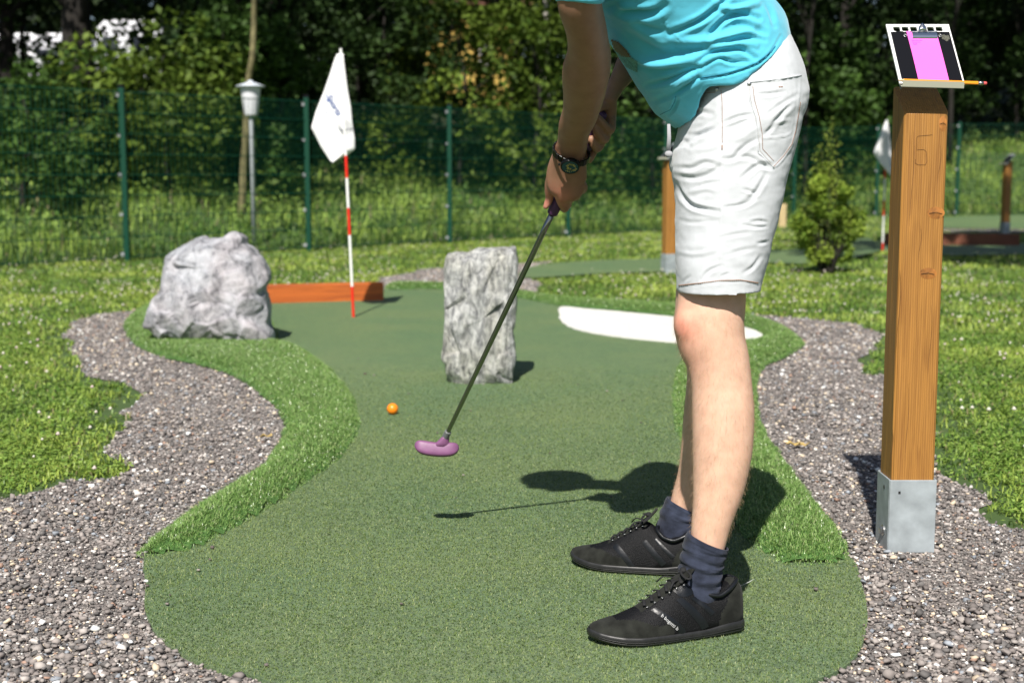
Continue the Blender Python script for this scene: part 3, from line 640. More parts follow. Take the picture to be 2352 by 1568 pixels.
for (kx, ky, kw, kh) in ((2150, 489, 20, 14), (2132, 628, 20, 13), (2166, 284, 9, 18)):
    g = Geo(); rings = []
    for r_ in (1.0, .72, .45, .15):
        rings.append([on_face(kx + kw * r_ * math.cos(q), ky + kh * r_ * math.sin(q), .0002 + .0009 * (1 - r_)) for q in [2 * math.pi * j / 20 for j in range(20)]])
    g.loft(rings, cap=False); g.build('knot', M['knot'], wobj, smooth=True)
    g = Geo(); g.tube([on_face(kx - kw * .8, ky + 1, .0016), on_face(kx, ky - 1, .0018), on_face(kx + kw * .7, ky + 2, .0016)], .0005, 5); g.build('crack', M['crack'], wobj)

# the two farther posts: copies with plain boards
def far_post(x, y, rz, label):
    t2, w2, s2 = marker_post('marker_post', x, y, label, True, rz=rz)
    for ch in list(t2.children):
        if ch.type == 'EMPTY': bpy.data.objects.remove(ch)
    g = Geo(); h = .05
    rot = Matrix.Rotation(R(-42), 3, 'X') if False else Matrix.Rotation(R(46), 3, 'X')
    g.box((0, .0, 1.075), (.165, .20, .006), rot); b2 = g.build('score_board', M['galv'], t2)
    g = Geo(); g.box((0, -.0745, 1.012), (.165, .02, .012), rot); g.build('pencil_tray', M['cream'], b2)
    g = Geo(); g.box((0, -.003, 1.0785), (.13, .15, .002), rot); g.build('black_panel', M['black_plastic'], b2)
    return t2
a = G(1536, 628); far_post(a.x, a.y, R(-70), 'wooden post partly hidden behind the white shorts, number plate on its bracket')
a = W(2308, 525, 19.6); far_post(a.x, a.y, R(-80), 'small far wooden post on the right beside the dark timber beam')

# ---------------------------------------------------------------- flags
def flagpole(name, p0, p1, cuts, r, label, group):
    t = empty(name, p0); tag(t, label, 'flag', group); e = Geo()
    for i in range(len(cuts) - 1):
        a = (p1 - p0) * cuts[i]; b = (p1 - p0) * cuts[i + 1]; e.tube([a, b], r, 12, mi=i % 2)
    e.build('pole', [M['red_paint'], M['white_paint']], t, smooth=False); return t
fY = 8.33
f0 = G(812, 728, .012); f1 = W(782.5, 112, fY - .02)
def frac(py): return (W(800, py, fY).z - f0.z) / (f1.z - f0.z)
ft = flagpole('golf_flag', f0, f1, [0, frac(655), frac(539), frac(477), frac(409), frac(358), 1.0], .0085, 'tall white flag on a striped pole standing at the end of the near green', 'hole flags on striped poles')
fo = [(465,112),(430,190),(370,380),(300,580),(200,830),(140,1040),(260,1280),(380,1460),(410,1475)]
fr_ = [(545,110),(555,230),(600,560),(640,780),(660,1000),(690,1180),(690,1310),(560,1400),(410,1476)]
def interp_poly(pts, y): ys = [p[1] for p in pts]; xs = [p[0] for p in pts]; return float(np.interp(y, ys, xs))
def flag_mesh(fo, fr_, X0, Y0, S, Yc, amp):
    """cloth hanging in soft folds; returns vertices, faces"""
    nu_, nv_ = 28, 60; V = []; y0, y1 = fo[0][1], max(fo[-1][1], fr_[-1][1])
    for j in range(nv_ + 1):
        y = y0 + (y1 - y0) * j / nv_; xl = interp_poly(fo, y); xr = max(interp_poly(fr_, y), xl + .5)
        for i in range(nu_ + 1):
            f = i / nu_; x = xl + (xr - xl) * f; k = min(1, j / 18)
            dep = -.012 - amp * k * (math.sin(f * 3.1 + .4) * .9 + .35 * math.sin(f * 8 + j * .03) * (j / nv_)) + .03 * (1 - f) * k
            V.append(W(X0 + x * S, Y0 + y * S, Yc + dep))
    F = [(j * (nu_ + 1) + i, j * (nu_ + 1) + i + 1, (j + 1) * (nu_ + 1) + i + 1, (j + 1) * (nu_ + 1) + i) for j in range(nv_) for i in range(nu_)]
    return V, F
V, F = flag_mesh(fo, fr_, 689, 103.4, .18305, fY - .02, .035)
g = Geo(); g.add([v - ft.location for v in V], F); fl = g.build('cloth', M['cloth_white'], ft, smooth=True)
s_ = fl.modifiers.new('thick', 'SOLIDIFY'); s_.thickness = .0012; s_.offset = 0
fbvh = BVHTree.FromPolygons([tuple(v) for v in V], [tuple(f) for f in F])
def hit(bvh, px, py, off=.001):
    r = ray(px, py).normalized(); loc, nor, idx, d = bvh.ray_cast(CAM, r)
    if loc is None: return None
    if nor.dot(r) > 0: nor = -nor
    return loc + nor * off
def decal_text(bvh, txt, px, py, size, ang, m, name, parent, off=.0012, shear=0.0, sx=1.0, bold=0.0):
    cu_ = bpy.data.curves.new(name, 'FONT'); cu_.body = txt; cu_.size = 1.0; cu_.shear = shear; cu_.resolution_u = 3; cu_.offset = bold
    o = bpy.data.objects.new(name, cu_); COL.objects.link(o); dg = bpy.context.evaluated_depsgraph_get()
    me = bpy.data.meshes.new_from_object(o.evaluated_get(dg)); bpy.data.objects.remove(o)
    ca, sa = math.cos(ang), math.sin(ang); bad = set()
    for v in me.vertices:
        x, y = v.co.x * size * sx, v.co.y * size
        h = hit(bvh, px + x * ca + y * sa, py + x * sa - y * ca, off)
        if h is None: bad.add(v.index); v.co = (0, 0, 0)
        else: v.co = h - (parent_origin(parent))
    if bad:
        bm = bmesh.new(); bm.from_mesh(me); bm.verts.ensure_lookup_table(); bmesh.ops.delete(bm, geom=[bm.verts[i] for i in bad], context='VERTS'); bm.to_mesh(me); bm.free()
    me.materials.clear(); me.materials.append(m); return link(bpy.data.objects.new(name, me), parent)
def parent_origin(p):
    l = Vector((0, 0, 0))
    while p is not None: l += p.location; p = p.parent
    return l
def decal_line(bvh, pts, m, name, parent, rad=.0006, off=.0006, n=5, step=4.0, cap=True):
    out = []
    for (a, b), (c, d) in zip(pts[:-1], pts[1:]):
        k = max(1, int(math.hypot(c - a, d - b) / step))
        for i in range(k): out.append((a + (c - a) * i / k, b + (d - b) * i / k))
    out.append(pts[-1]); org = parent_origin(parent); runs = [[]]
    for q in out:
        h = hit(bvh, q[0], q[1], off)
        if h is None: runs.append([])
        else: runs[-1].append(h - org)
    g = Geo()
    for r_ in runs:
        if len(r_) > 1: g.tube(r_, rad, n)
    return g.build(name, m, parent, smooth=True)
decal_text(fbvh, '-Sports', 745, 216, 20, R(60), M['print_blue'], 'printed_lettering', fl, .003, .25, bold=.02)
decal_line(fbvh, [(752, 243), (768, 272)], M['print_blue'], 'printed_line', fl, .0016, .002)
decal_text(fbvh, 'www.sports.com', 739, 243, 6, R(60), M['print_blue'], 'printed_lettering', fl, .003)
gx, gy = 793, 294
for k in range(5):
    a_ = R(-28); dx, dy = math.cos(a_), math.sin(a_); o_ = (k - 2) * 6.5
    decal_line(fbvh, [(gx - 14 * dx - o_ * dy, gy - 14 * dy + o_ * dx), (gx + 14 * dx - o_ * dy, gy + 14 * dy + o_ * dx)], M['print_dark'], 'printed_grid', fl, .0009, .002)
    decal_line(fbvh, [(gx - 14 * -dy + o_ * dx, gy - 14 * dx + o_ * dy), (gx + 14 * -dy + o_ * dx, gy + 14 * dx + o_ * dy)], M['print_dark'], 'printed_grid', fl, .0009, .002)
decal_line(fbvh, [(778, 293), (786, 302), (792, 314)], M['print_dark'], 'printed_figure', fl, .0035, .002)
decal_line(fbvh, [(783, 299), (808, 296)], M['print_dark'], 'printed_figure', fl, .0025, .002)
# far flag on the right
zf = .2746
q0 = W(2027, 575, 15.3); q1 = W(2036.5, 277, 15.3); q0.z = TH(q0.x, q0.y)
ft2 = flagpole('golf_flag', q0, q1, [0, .075, .28, .395, .565, .68, 1.0], .010, 'small far white flag hanging limp behind the shrub on the right', 'hole flags on striped poles')
fo2 = [(1035,165),(1000,260),(960,360),(930,440),(950,480),(985,530),(1030,580),(1080,640)]; fr2 = [(1048,165),(1060,260),(1072,380),(1085,480),(1088,640)]
V, F = flag_mesh(fo2, fr2, 1751, 229.7, zf, 15.27, .07)
g = Geo(); g.add([v - ft2.location for v in V], F); o_ = g.build('cloth', M['cloth_white'], ft2, smooth=True); s_ = o_.modifiers.new('thick', 'SOLIDIFY'); s_.thickness = .0015

# ---------------------------------------------------------------- timber kerbs
def beam(name, p, q, h, w, m, label):
    p = Vector((p.x, p.y, 0)); q = Vector((q.x, q.y, 0)); d = (q - p); t = empty(name, p + Vector((0, 0, TH(p.x, p.y))), math.atan2(d.y, d.x))
    g = Geo(); g.box((d.length / 2, w / 2, h / 2), (d.length, w, h)); me = g.build(name, m, None, bevel=.006); me.location = t.location; me.rotation_euler = t.rotation_euler; bpy.data.objects.remove(t)
    return tag(me, label, 'timber beam', 'stained timber beams behind the greens')
a = G(560, 702); b = G(882, 693); beam('timber_beam', a, b, .135, .07, M['red_wood'], 'orange red stained timber beam behind the boulder and the near flag')
a = W(2034, 563, 16.6); b = W(2342, 565, 16.4); beam('timber_beam', a, b, .16, .12, M['brown_wood'], 'dark brown timber beam in the shade at the far right green')

# ---------------------------------------------------------------- lamp
M['lamp_white'] = plain('lamp_glass', (.75, .76, .8), .35); M['lamp_cap'] = plain('lamp_cap', (.55, .6, .66), .4)
p = W(584, 576, 15.8); t = empty('street_lamp', (p.x, p.y, TH(p.x, p.y))); tag(t, 'slim grey lamp with a round white shade behind the green fence', 'lamp')
top = W(587, 186, 15.8).z - t.location.z
g = Geo(); g.lathe([(.030, -.1), (.030, top - .42), (.034, top - .41), (.034, top - .38)], n=16); g.build('pole', plain('pale_grey_paint', (.55, .58, .62), .5), t, smooth=True)
g = Geo(); g.lathe([(.07, top - .40), (.078, top - .38), (.10, top - .2), (.118, top - .075), (.118, top - .06)], n=28); g.build('lamp_shade', M['lamp_white'], t, smooth=True)
g = Geo(); g.lathe([(.01, top - .055), (.165, top - .07), (.168, top - .06), (.08, top - .03), (.03, top - .012), (.028, top), (.005, top + .01)], n=32); g.build('lamp_cap', M['lamp_cap'], t, smooth=True)

# ---------------------------------------------------------------- fence
M['fence_green'] = plain('fence_green', (.004, .050, .028), .45, spec=.3); M['clip_grey'] = plain('clip_grey', (.35, .36, .38), .5)
FH = 1.70
def fence():
    t = empty('mesh_fence', (FP[0][0], FP[0][1], 0)); tag(t, 'dark green double wire mesh fence running behind the whole course', 'fence'); O = t.location
    pts = [(-7.01, 9.85)] + FP
    for i, (x, y) in enumerate(pts):
        if i == 0: continue
        g = Geo(); z0 = TH(x, y) if x > 4 else 0; g.box((x - O.x, y - O.y, z0 + FH / 2 + .01), (.055, .055, FH + .06)); p_ = g.build('fence_post', M['fence_green'], t, bevel=.004)
        for k in range(5): g = Geo(); g.box((x - O.x - .034, y - O.y - .03, z0 + .08 + k * (FH - .12) / 4), (.03, .02, .035)); g.build('fence_clip', M['clip_grey'], p_)
        g = Geo(); g.box((x - O.x, y - O.y, z0 + FH + .05), (.058, .058, .03)); g.build('post_cap', M['black_plastic'], p_)
    for (a, b), (c, d) in zip(pts[:-1], pts[1:]):
        g = Geo(); L = math.hypot(c - a, d - b); n = int(L / .05); ux, uy = (c - a) / L, (d - b) / L; rot = Matrix.Rotation(math.atan2(uy, ux), 3, 'Z')
        za, zb = (TH(a, b) if a > 4 else 0), (TH(c, d) if c > 4 else 0); sl_ = (zb - za) / L
        for k in range(1, n):
            s = k * L / n; g.box((a + ux * s - O.x, b + uy * s - O.y, za + sl_ * s + FH / 2 + .02), (.0045, .0045, FH - .02), rot)
        for k in range(9):
            z = .05 + k * (FH - .06) / 8
            P0 = Vector((a + ux * .03 - O.x, b + uy * .03 - O.y, za + z)); P1 = Vector((c - ux * .03 - O.x, d - uy * .03 - O.y, zb + z)); nrm = Vector((-uy, ux, 0)) * .0068
            for s_ in (-1, 1): g.tube([P0 + nrm * s_, P1 + nrm * s_], .0045, 4)
        g.build('wire_panel', M['fence_green'], t)
fence()

# ---------------------------------------------------------------- ball and stake
a = G(901, 953, .012); bpy.ops.mesh.primitive_uv_sphere_add(segments=48, ring_count=28, radius=.0205, location=(a.x, a.y + .015, .0325)); ball = bpy.context.object
ball.name = 'golf_ball'; ball.data.materials.append(plain('orange_ball', (.95, .25, .012), .35, bump=.3, bscale=260, bdist=.0006)); bpy.ops.object.shade_smooth(); tag(ball, 'small bright orange ball lying on the green', 'ball')
p = W(1797, 506, 22.5); g = Geo(); zt_ = TH(p.x, p.y); g.box((p.x, p.y, zt_ + .18), (.12, .06, .42)); tag(g.build('wooden_stake', plain('pale_wood', (.50, .38, .20), .7, var=.2), None, bevel=.01), 'short pale yellow wooden stake on the grass behind the shorts', 'stake')
# ---------------------------------------------------------------- plants
def sphere_pts(n):
    v = rng.normal(size=(n, 3)); return v / np.linalg.norm(v, axis=1)[:, None]
def clump_points(clumps, n):
    """leaf positions: most in the outer shell of each clump, thinned by a noise so that gaps remain"""
    w = np.array([c[3] ** 2 for c in clumps]); idx = rng.choice(len(clumps), n, p=w / w.sum()); C_ = np.array([c[:3] for c in clumps])[idx]; r = np.array([c[3] for c in clumps])[idx]
    rad = rng.uniform(.45, 1.08, n) ** .6; d = sphere_pts(n); return C_ + d * (r * rad)[:, None] * np.array([1, 1, .85]), idx
def make_crown(name, clumps, n, size, c1, c2, parent, gap=.0, gs=1.6, aspect=.6):
    P, idx = clump_points(clumps, n)
    if gap:
        keep_ = np.array([noise.noise(Vector(p) * gs) for p in P]) > gap; P = P[keep_]; idx = idx[keep_]
    k = len(P); shade = rng.random(len(clumps))[idx]; t = np.clip(shade * .55 + rng.random(k) * .55 - .05, 0, 1)
    c = mix(c1, c2, t) * rng.uniform(.8, 1.2, (k, 1)); org = np.array(parent.location) if parent else 0
    return leaf_cloud(name, P - org, size * rng.uniform(.6, 1.25, k), c, M['leaf'], parent=parent, aspect=aspect)
def limb(g, p, q, r0, r1, wob=.1, k=6):
    p, q = Vector(p), Vector(q); pts = []
    for i in range(k + 1):
        f = i / k; o = Vector(noise.noise_vector(Vector((p.x * 3 + f * 2, p.y + f * 3, q.z)))) * wob * math.sin(f * math.pi); pts.append(p + (q - p) * f + o)
    g.tube(pts, [r0 + (r1 - r0) * i / k for i in range(k + 1)], 9)
def tree(x, y, h, r, n, size, c1, c2, label, cat='tree', trunk=.12, base=None, bark='bark', gap=-.05, name='broadleaf_tree', group=None, low=.25, nclump=26, lean=(0, 0), squash=1.0):
    z0 = TH(x, y); t = empty(name, (x, y, z0)); tag(t, label, cat, group)
    clumps = []
    for i in range(nclump):
        f = low + (1 - low) * ((i + rng.random()) / nclump); a = rng.uniform(0, 2 * np.pi); rr = r * math.sin(min(1, (1.08 - f) / .55) * math.pi / 2) * rng.uniform(.35, .95); s = r * rng.uniform(.26, .46)
        clumps.append((x + math.cos(a) * rr + lean[0] * f, y + math.sin(a) * rr * squash + lean[1] * f, z0 + h * f - s * .3, s))
    g = Geo(); top = (lean[0] * .8, lean[1] * .8, h * .85); limb(g, (0, 0, -.2), top, trunk, trunk * .25, .25)
    for c in clumps[::3]:
        f = max(.12, (c[2] - z0) / h * .6); limb(g, (top[0] * f, top[1] * f, h * f * .9), (c[0] - x, c[1] - y, c[2] - z0), trunk * .4 * (1 - f * .5), trunk * .08, .2)
    g.build('trunk', M[bark], t, smooth=True)
    make_crown('crown', clumps, n, size, c1, c2, t, gap); return t
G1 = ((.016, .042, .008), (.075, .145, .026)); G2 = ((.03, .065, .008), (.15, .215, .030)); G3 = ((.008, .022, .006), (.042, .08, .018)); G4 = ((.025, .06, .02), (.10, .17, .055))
def at(px, Y): return W(px, 400, Y).x
BG = 'trees and bushes behind the fence'
def bush(px, Y, h, r, cols, n, label, **k):
    k.setdefault('low', .12); k.setdefault('name', 'bush'); return tree(at(px, Y), Y, h, r, n, k.pop('size', .06), cols[0], cols[1], label, k.pop('cat', 'bush'), k.pop('trunk', .05), group=BG, **k)
# first row, close behind the wire
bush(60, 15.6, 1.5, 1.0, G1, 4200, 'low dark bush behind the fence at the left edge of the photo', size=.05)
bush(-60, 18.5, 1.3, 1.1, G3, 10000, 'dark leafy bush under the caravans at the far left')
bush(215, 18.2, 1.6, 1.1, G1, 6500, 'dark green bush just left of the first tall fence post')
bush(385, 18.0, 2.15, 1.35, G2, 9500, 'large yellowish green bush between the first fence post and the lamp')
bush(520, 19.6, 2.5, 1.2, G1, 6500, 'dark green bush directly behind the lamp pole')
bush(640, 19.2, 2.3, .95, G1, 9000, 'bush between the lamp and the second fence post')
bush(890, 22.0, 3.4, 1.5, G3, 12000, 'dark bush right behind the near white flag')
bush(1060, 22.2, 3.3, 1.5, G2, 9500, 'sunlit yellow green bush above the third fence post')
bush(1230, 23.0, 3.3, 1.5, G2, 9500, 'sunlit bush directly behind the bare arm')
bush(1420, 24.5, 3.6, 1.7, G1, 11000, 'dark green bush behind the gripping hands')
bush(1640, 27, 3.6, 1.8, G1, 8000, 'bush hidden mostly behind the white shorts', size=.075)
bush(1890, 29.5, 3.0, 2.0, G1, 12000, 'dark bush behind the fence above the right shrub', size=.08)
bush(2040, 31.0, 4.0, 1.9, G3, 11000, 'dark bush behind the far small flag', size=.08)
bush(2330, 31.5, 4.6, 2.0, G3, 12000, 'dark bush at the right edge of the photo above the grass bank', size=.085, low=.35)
# taller trees
TG = BG
def tr(px, Y, h, r, cols, n, label, **k):
    return tree(at(px, Y), Y, h, r, n, k.pop('size', .085), cols[0], cols[1], label, k.pop('cat', 'tree'), k.pop('trunk', .14), group=TG, **k)
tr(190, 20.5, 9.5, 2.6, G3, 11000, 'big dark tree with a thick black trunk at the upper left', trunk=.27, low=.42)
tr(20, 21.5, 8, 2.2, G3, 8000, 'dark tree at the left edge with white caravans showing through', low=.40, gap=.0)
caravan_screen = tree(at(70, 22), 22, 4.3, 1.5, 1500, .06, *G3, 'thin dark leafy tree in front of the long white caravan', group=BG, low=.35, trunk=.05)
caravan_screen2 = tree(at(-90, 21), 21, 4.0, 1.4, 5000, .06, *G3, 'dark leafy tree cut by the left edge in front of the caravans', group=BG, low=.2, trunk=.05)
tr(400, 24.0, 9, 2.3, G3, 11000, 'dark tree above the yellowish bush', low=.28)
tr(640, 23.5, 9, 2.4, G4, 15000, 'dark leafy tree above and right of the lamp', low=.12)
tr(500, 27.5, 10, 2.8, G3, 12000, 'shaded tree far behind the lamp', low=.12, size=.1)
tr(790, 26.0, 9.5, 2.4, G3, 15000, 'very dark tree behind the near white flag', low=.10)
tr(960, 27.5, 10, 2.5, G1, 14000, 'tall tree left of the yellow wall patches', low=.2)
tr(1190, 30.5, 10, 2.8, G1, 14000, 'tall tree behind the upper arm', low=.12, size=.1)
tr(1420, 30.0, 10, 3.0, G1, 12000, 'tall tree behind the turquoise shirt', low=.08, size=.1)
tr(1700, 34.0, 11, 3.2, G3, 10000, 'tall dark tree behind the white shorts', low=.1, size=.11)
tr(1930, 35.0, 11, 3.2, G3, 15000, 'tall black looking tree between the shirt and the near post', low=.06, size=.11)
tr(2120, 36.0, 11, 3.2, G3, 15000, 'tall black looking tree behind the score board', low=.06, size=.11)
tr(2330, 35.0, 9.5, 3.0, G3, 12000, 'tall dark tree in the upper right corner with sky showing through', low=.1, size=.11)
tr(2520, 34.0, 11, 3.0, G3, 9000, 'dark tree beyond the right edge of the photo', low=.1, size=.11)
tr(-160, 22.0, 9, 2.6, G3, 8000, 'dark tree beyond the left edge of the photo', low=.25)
# overhead tree right of the course: only its shade reaches the far green
tree(6.4, 9.4, 9.5, 3.4, 26000, .11, *G1, 'tree right of the course that shades the far green', trunk=.2, low=.62)
for px_, Y_, lab_ in ((560, 21.2, 'added tall straight tree whose crown shades the bushes near the lamp'), (830, 22.6, 'added tall tree behind the near flag shading the slope'), (1130, 24.0, 'added tall tree with a high shading crown above the yellow green bush'), (1500, 25.5, 'added tall tree with a high shading crown behind the shirt'), (1850, 27.5, 'added tall tree with a high shading crown between the shorts and the near post'), (2180, 28.5, 'added tall tree with a high shading crown behind the near post'), (-60, 20.0, 'added tall tree with a high shading crown over the left edge')):  # row of added trees; crowns out of view, put in to shade the wood behind
    tr(px_, Y_, 9.5, 2.9, G3, 9000, lab_, low=.50, trunk=.055, size=.10)
tree(6.0, 11.8, 8.5, 3.3, 20000, .11, *G1, 'second tree right of the course shading the dark beam', trunk=.2, low=.55)
# slender pale trunk and birch
def trunk_only(name, pts, r0, r1, m, label):
    P = [W(a, b, Y) for a, b, Y in pts]; P[0].z = TH(P[0].x, P[0].y) - .1; t = empty(name, P[0]); tag(t, label, 'tree', BG); g = Geo(); Q = [p - P[0] for p in P]
    sp = []
    for i in range(len(Q) - 1):
        for k in range(4): sp.append(Q[i].lerp(Q[i + 1], k / 4))
    sp.append(Q[-1]); n = len(sp); g.tube(sp, [r0 + (r1 - r0) * i / (n - 1) for i in range(n)], 10); g.build('trunk', m, t, smooth=True)
    top = P[-1]; make_crown('crown', [(top.x + rng.uniform(-.8, .8), top.y + rng.uniform(-.6, .6), top.z + .6 + rng.uniform(-.3, 1.2), .5) for _ in range(6)], 2500, .06, *G1, t)
    return t
trunk_only('slender_tree', [(552, 470, 17.2), (560, 380, 17.1), (566, 290, 17.0), (568, 200, 17.0), (580, 130, 16.9), (583, 50, 16.9), (584, -30, 16.8), (590, -200, 16.8)], .05, .028, M['palebark'], 'slender crooked pale trunk rising right behind the lamp')
trunk_only('birch_tree', [(1250, 460, 25), (1252, 260, 25), (1254, 130, 25), (1256, 30, 25), (1255, -60, 25), (1257, -240, 25)], .085, .06, M['birch'], 'white birch trunk showing left of the shirt sleeve')

# weeds and bank behind the fence (one mass)
def bank():
    n = 150000; P = np.c_[rng.uniform(-12, 16, n), rng.uniform(11, 36, n)]; P = P[np.abs(P[:, 0]) < .40 * P[:, 1] + .5]
    sd = np.array([seg_side(x, y) for x, y in P]); k = (sd > .15) & (sd < 8.5); P = P[k]; sd = sd[k]; P = P[rng.random(len(P)) < 1.2 - .08 * sd]; n = len(P); z = np.array([TH(x, y) for x, y in P])
    pt = np.array([noise.noise(Vector((x * .9, y * .9, 1))) for x, y in P]); t = np.clip(.5 + pt * 1.1 + rng.normal(0, .2, n), 0, 1); c = mix((.07, .17, .03), (.35, .48, .09), t)
    dr = (rng.random(n) < .06); c[dr] = (.30, .26, .14)
    blades('bank_grass', np.c_[P, z - .01], rng.uniform(.08, .26, n) * (1 + pt), rng.uniform(.010, .022, n), rng.uniform(.2, 1.2, n), c, M['blade'], label='tall bright weeds and grass on the bank behind the fence', cat='weeds')
    m = rng.random(n) < .45; Q = P[m]; q = len(Q)
    leaf_cloud('bank_weeds', np.c_[Q, z[m] + rng.uniform(.02, .30, q) * (1 + pt[m])], rng.uniform(.018, .045, q), mix((.06, .14, .025), (.26, .37, .08), np.clip(.5 + pt[m] + rng.normal(0, .25, q), 0, 1)), M['leaf'], label='leafy weeds on the bank behind the fence', cat='weeds', kind='stuff')
    # forest floor litter and undergrowth further up
    n = 60000; P = np.c_[rng.uniform(-18, 24, n), rng.uniform(16, 55, n)]; P = P[np.abs(P[:, 0]) < .42 * P[:, 1] + .5]; sd = np.array([seg_side(x, y) for x, y in P]); P = P[sd > 6]; n = len(P); z = np.array([TH(x, y) for x, y in P])
    leaf_cloud('undergrowth', np.c_[P, z + rng.uniform(.02, 1.0, n) ** 1.5], rng.uniform(.05, .12, n), mix((.015, .035, .012), (.06, .10, .03), rng.random(n)), M['leaf'], label='dark undergrowth on the wooded slope', cat='undergrowth', kind='stuff')
bank()

# dense wood far up the slope, one mass
def far_wood():
    n = 90000; x = rng.uniform(-44, 46, n); y = rng.uniform(62, 74, n); z = np.array([TH(a, b) for a, b in zip(x, y)]) + rng.uniform(0, 15, n); P = np.c_[x, y, z]
    hole = (x > 21) & (z > 11) & (rng.random(n) < .8)
    P = P[~hole]; n = len(P)
    leaf_cloud('far_wood', P, rng.uniform(.22, .45, n), mix((.008, .018, .008), (.035, .055, .018), rng.random(n)), M['leaf'], label='dark wood far behind, reading as one mass', cat='wood', kind='stuff')
    for i in range(34):
        pass
far_wood()
# caravans and a yellow house glimpsed between the trees
M['caravan'] = plain('caravan_white', (.80, .81, .84), .35); M['caravan_glass'] = plain('caravan_glass', (.03, .035, .05), .15); M['caravan_grey'] = plain('caravan_grey', (.35, .34, .37), .5)
def caravan(px, py, Y, L, rz, label):
    p = W(px, py, Y); p.z = TH(p.x, p.y) + py; t = empty('caravan', p, rz); tag(t, label, 'caravan', 'white caravans parked behind the trees')
    g = Geo(); prof = [(0, .35), (.05, .2), (.95, .2), (1.0, .4), (.98, 1.6), (.93, 2.25), (.85, 2.35), (.15, 2.35), (.05, 2.1), (0, 1.3)]
    g.loft([[Vector(((a - .5) * L, w_, b)) for a, b in prof] for w_ in (-1.05, 1.05)]); g.build('body', M['caravan'], t, bevel=.05)
    for sx in (-.28, .12): g = Geo(); g.box((sx * L, -1.056, 1.5), (L * .22, .02, .55)); g.build('window', M['caravan_glass'], t, bevel=.005)
    g = Geo(); g.box((0, -1.058, .85), (L * .9, .012, .18)); g.build('stripe', M['caravan_grey'], t)
    g = Geo(); g.tube([(-.05 * L, -1.0, .25), (-.05 * L, -.85, .25)], .30, 18); g.build('wheel', M['black_plastic'], t)
    g = Geo(); g.tube([(-.05 * L, 1.0, .25), (-.05 * L, .85, .25)], .30, 18); g.build('wheel', M['black_plastic'], t)
    g = Geo(); g.tube([(.5 * L, 0, .3), (.5 * L + .9, 0, .3)], .04, 8); g.build('drawbar', M['caravan_grey'], t); return t
caravan(85, 0, 52, 4.6, R(3), 'long white caravan at the upper left edge behind dark leaves')
caravan(318, .5, 50, 2.6, R(-4), 'short white caravan roof showing above the yellowish bush')
caravan(-20, -.9, 47, 4.2, R(8), 'lower white caravan cut off by the left edge')
g = Geo()
def house():
    p = W(1075, 150, 38); t = empty('yellow_house', (p.x, p.y, p.z - 2.0)); tag(t, 'yellow house with a white window showing through the bushes near the top centre', 'house')
    g = Geo(); g.box((0, 1.5, 1.7), (2.4, 3, 3.8)); g.build('wall', plain('yellow_plaster', (.62, .42, .10), .8), t)
    g = Geo(); g.box((.42, -.03, 2.45), (.22, .08, .95)); w_ = g.build('window', M['white_paint'], t); g = Geo(); g.box((.42, -.075, 2.45), (.10, .02, .8)); g.build('pane', M['caravan_glass'], w_)
    g = Geo(); g.add([(-1.8, -.3, 3.6), (1.8, -.3, 3.6), (1.8, 1.5, 4.6), (-1.8, 1.5, 4.6), (1.8, 3.3, 3.6), (-1.8, 3.3, 3.6)], [(0, 1, 2, 3), (3, 2, 4, 5), (0, 3, 5), (1, 4, 2), (0, 5, 4, 1)]); g.build('roof', plain('roof_tiles', (.12, .05, .03), .8), t)
house()

# ---------------------------------------------------------------- shrub beside the near post
def shrub():
    b = G(1900, 630); t = empty('shrub', (b.x, b.y, 0)); tag(t, 'yellow green round shrub with loose upright shoots left of the near post', 'shrub')
    Y = b.y; cl = []
    def c(px, py, r_): p = W(px, py, Y); cl.append((p.x, p.y + rng.uniform(-.12, .12), p.z, r_ * mpp(Y)))
    for q in ((1836, 510, 24), (1968, 500, 26), (1900, 395, 26), (1875, 425, 28), (1940, 440, 28), (1858, 500, 34), (1900, 470, 40), (1940, 500, 36), (1870, 545, 42), (1925, 545, 44), (1960, 525, 28), (1850, 530, 30), (1895, 580, 38), (1935, 580, 30), (1870, 590, 26), (1880, 440, 30), (1930, 450, 28), (1905, 410, 24)): c(*q)
    st = make_crown('foliage', cl, 14000, .018, (.08, .16, .02), (.38, .49, .07), t, gap=-.12, gs=7)
    up = []
    g = Geo()
    for px, top in ((1850, 400), (1870, 350), (1885, 330), (1900, 300), (1912, 268), (1922, 310), (1935, 360), (1890, 380), (1950, 410), (1865, 420), (1965, 470), (1842, 470)):
        q = W(px, top, Y + rng.uniform(-.1, .1)); q0_ = W(1898 + (px - 1898) * .25, 620, Y); limb(g, q0_ - t.location, q - t.location, .008, .0015, .04)
        for k in range(130):
            f = .35 + .65 * k / 130; p = q0_.lerp(q, f); up.append((p.x + rng.normal(0, .02), p.y + rng.normal(0, .02), p.z))
    for k in range(10):
        px = 1898 + rng.uniform(-45, 45); q = W(px, 560, Y + rng.uniform(-.1, .1)); limb(g, W(1898 + rng.uniform(-14, 14), 632, Y) - t.location, q - t.location, .012, .004, .03)
    g.build('stems', M['bark'], t, smooth=True)
    up = np.array(up); leaf_cloud('shoot_leaves', up - np.array(t.location), rng.uniform(.010, .019, len(up)), mix((.07, .13, .02), (.26, .32, .05), rng.random(len(up))), M['leaf'], parent=t)
shrub()
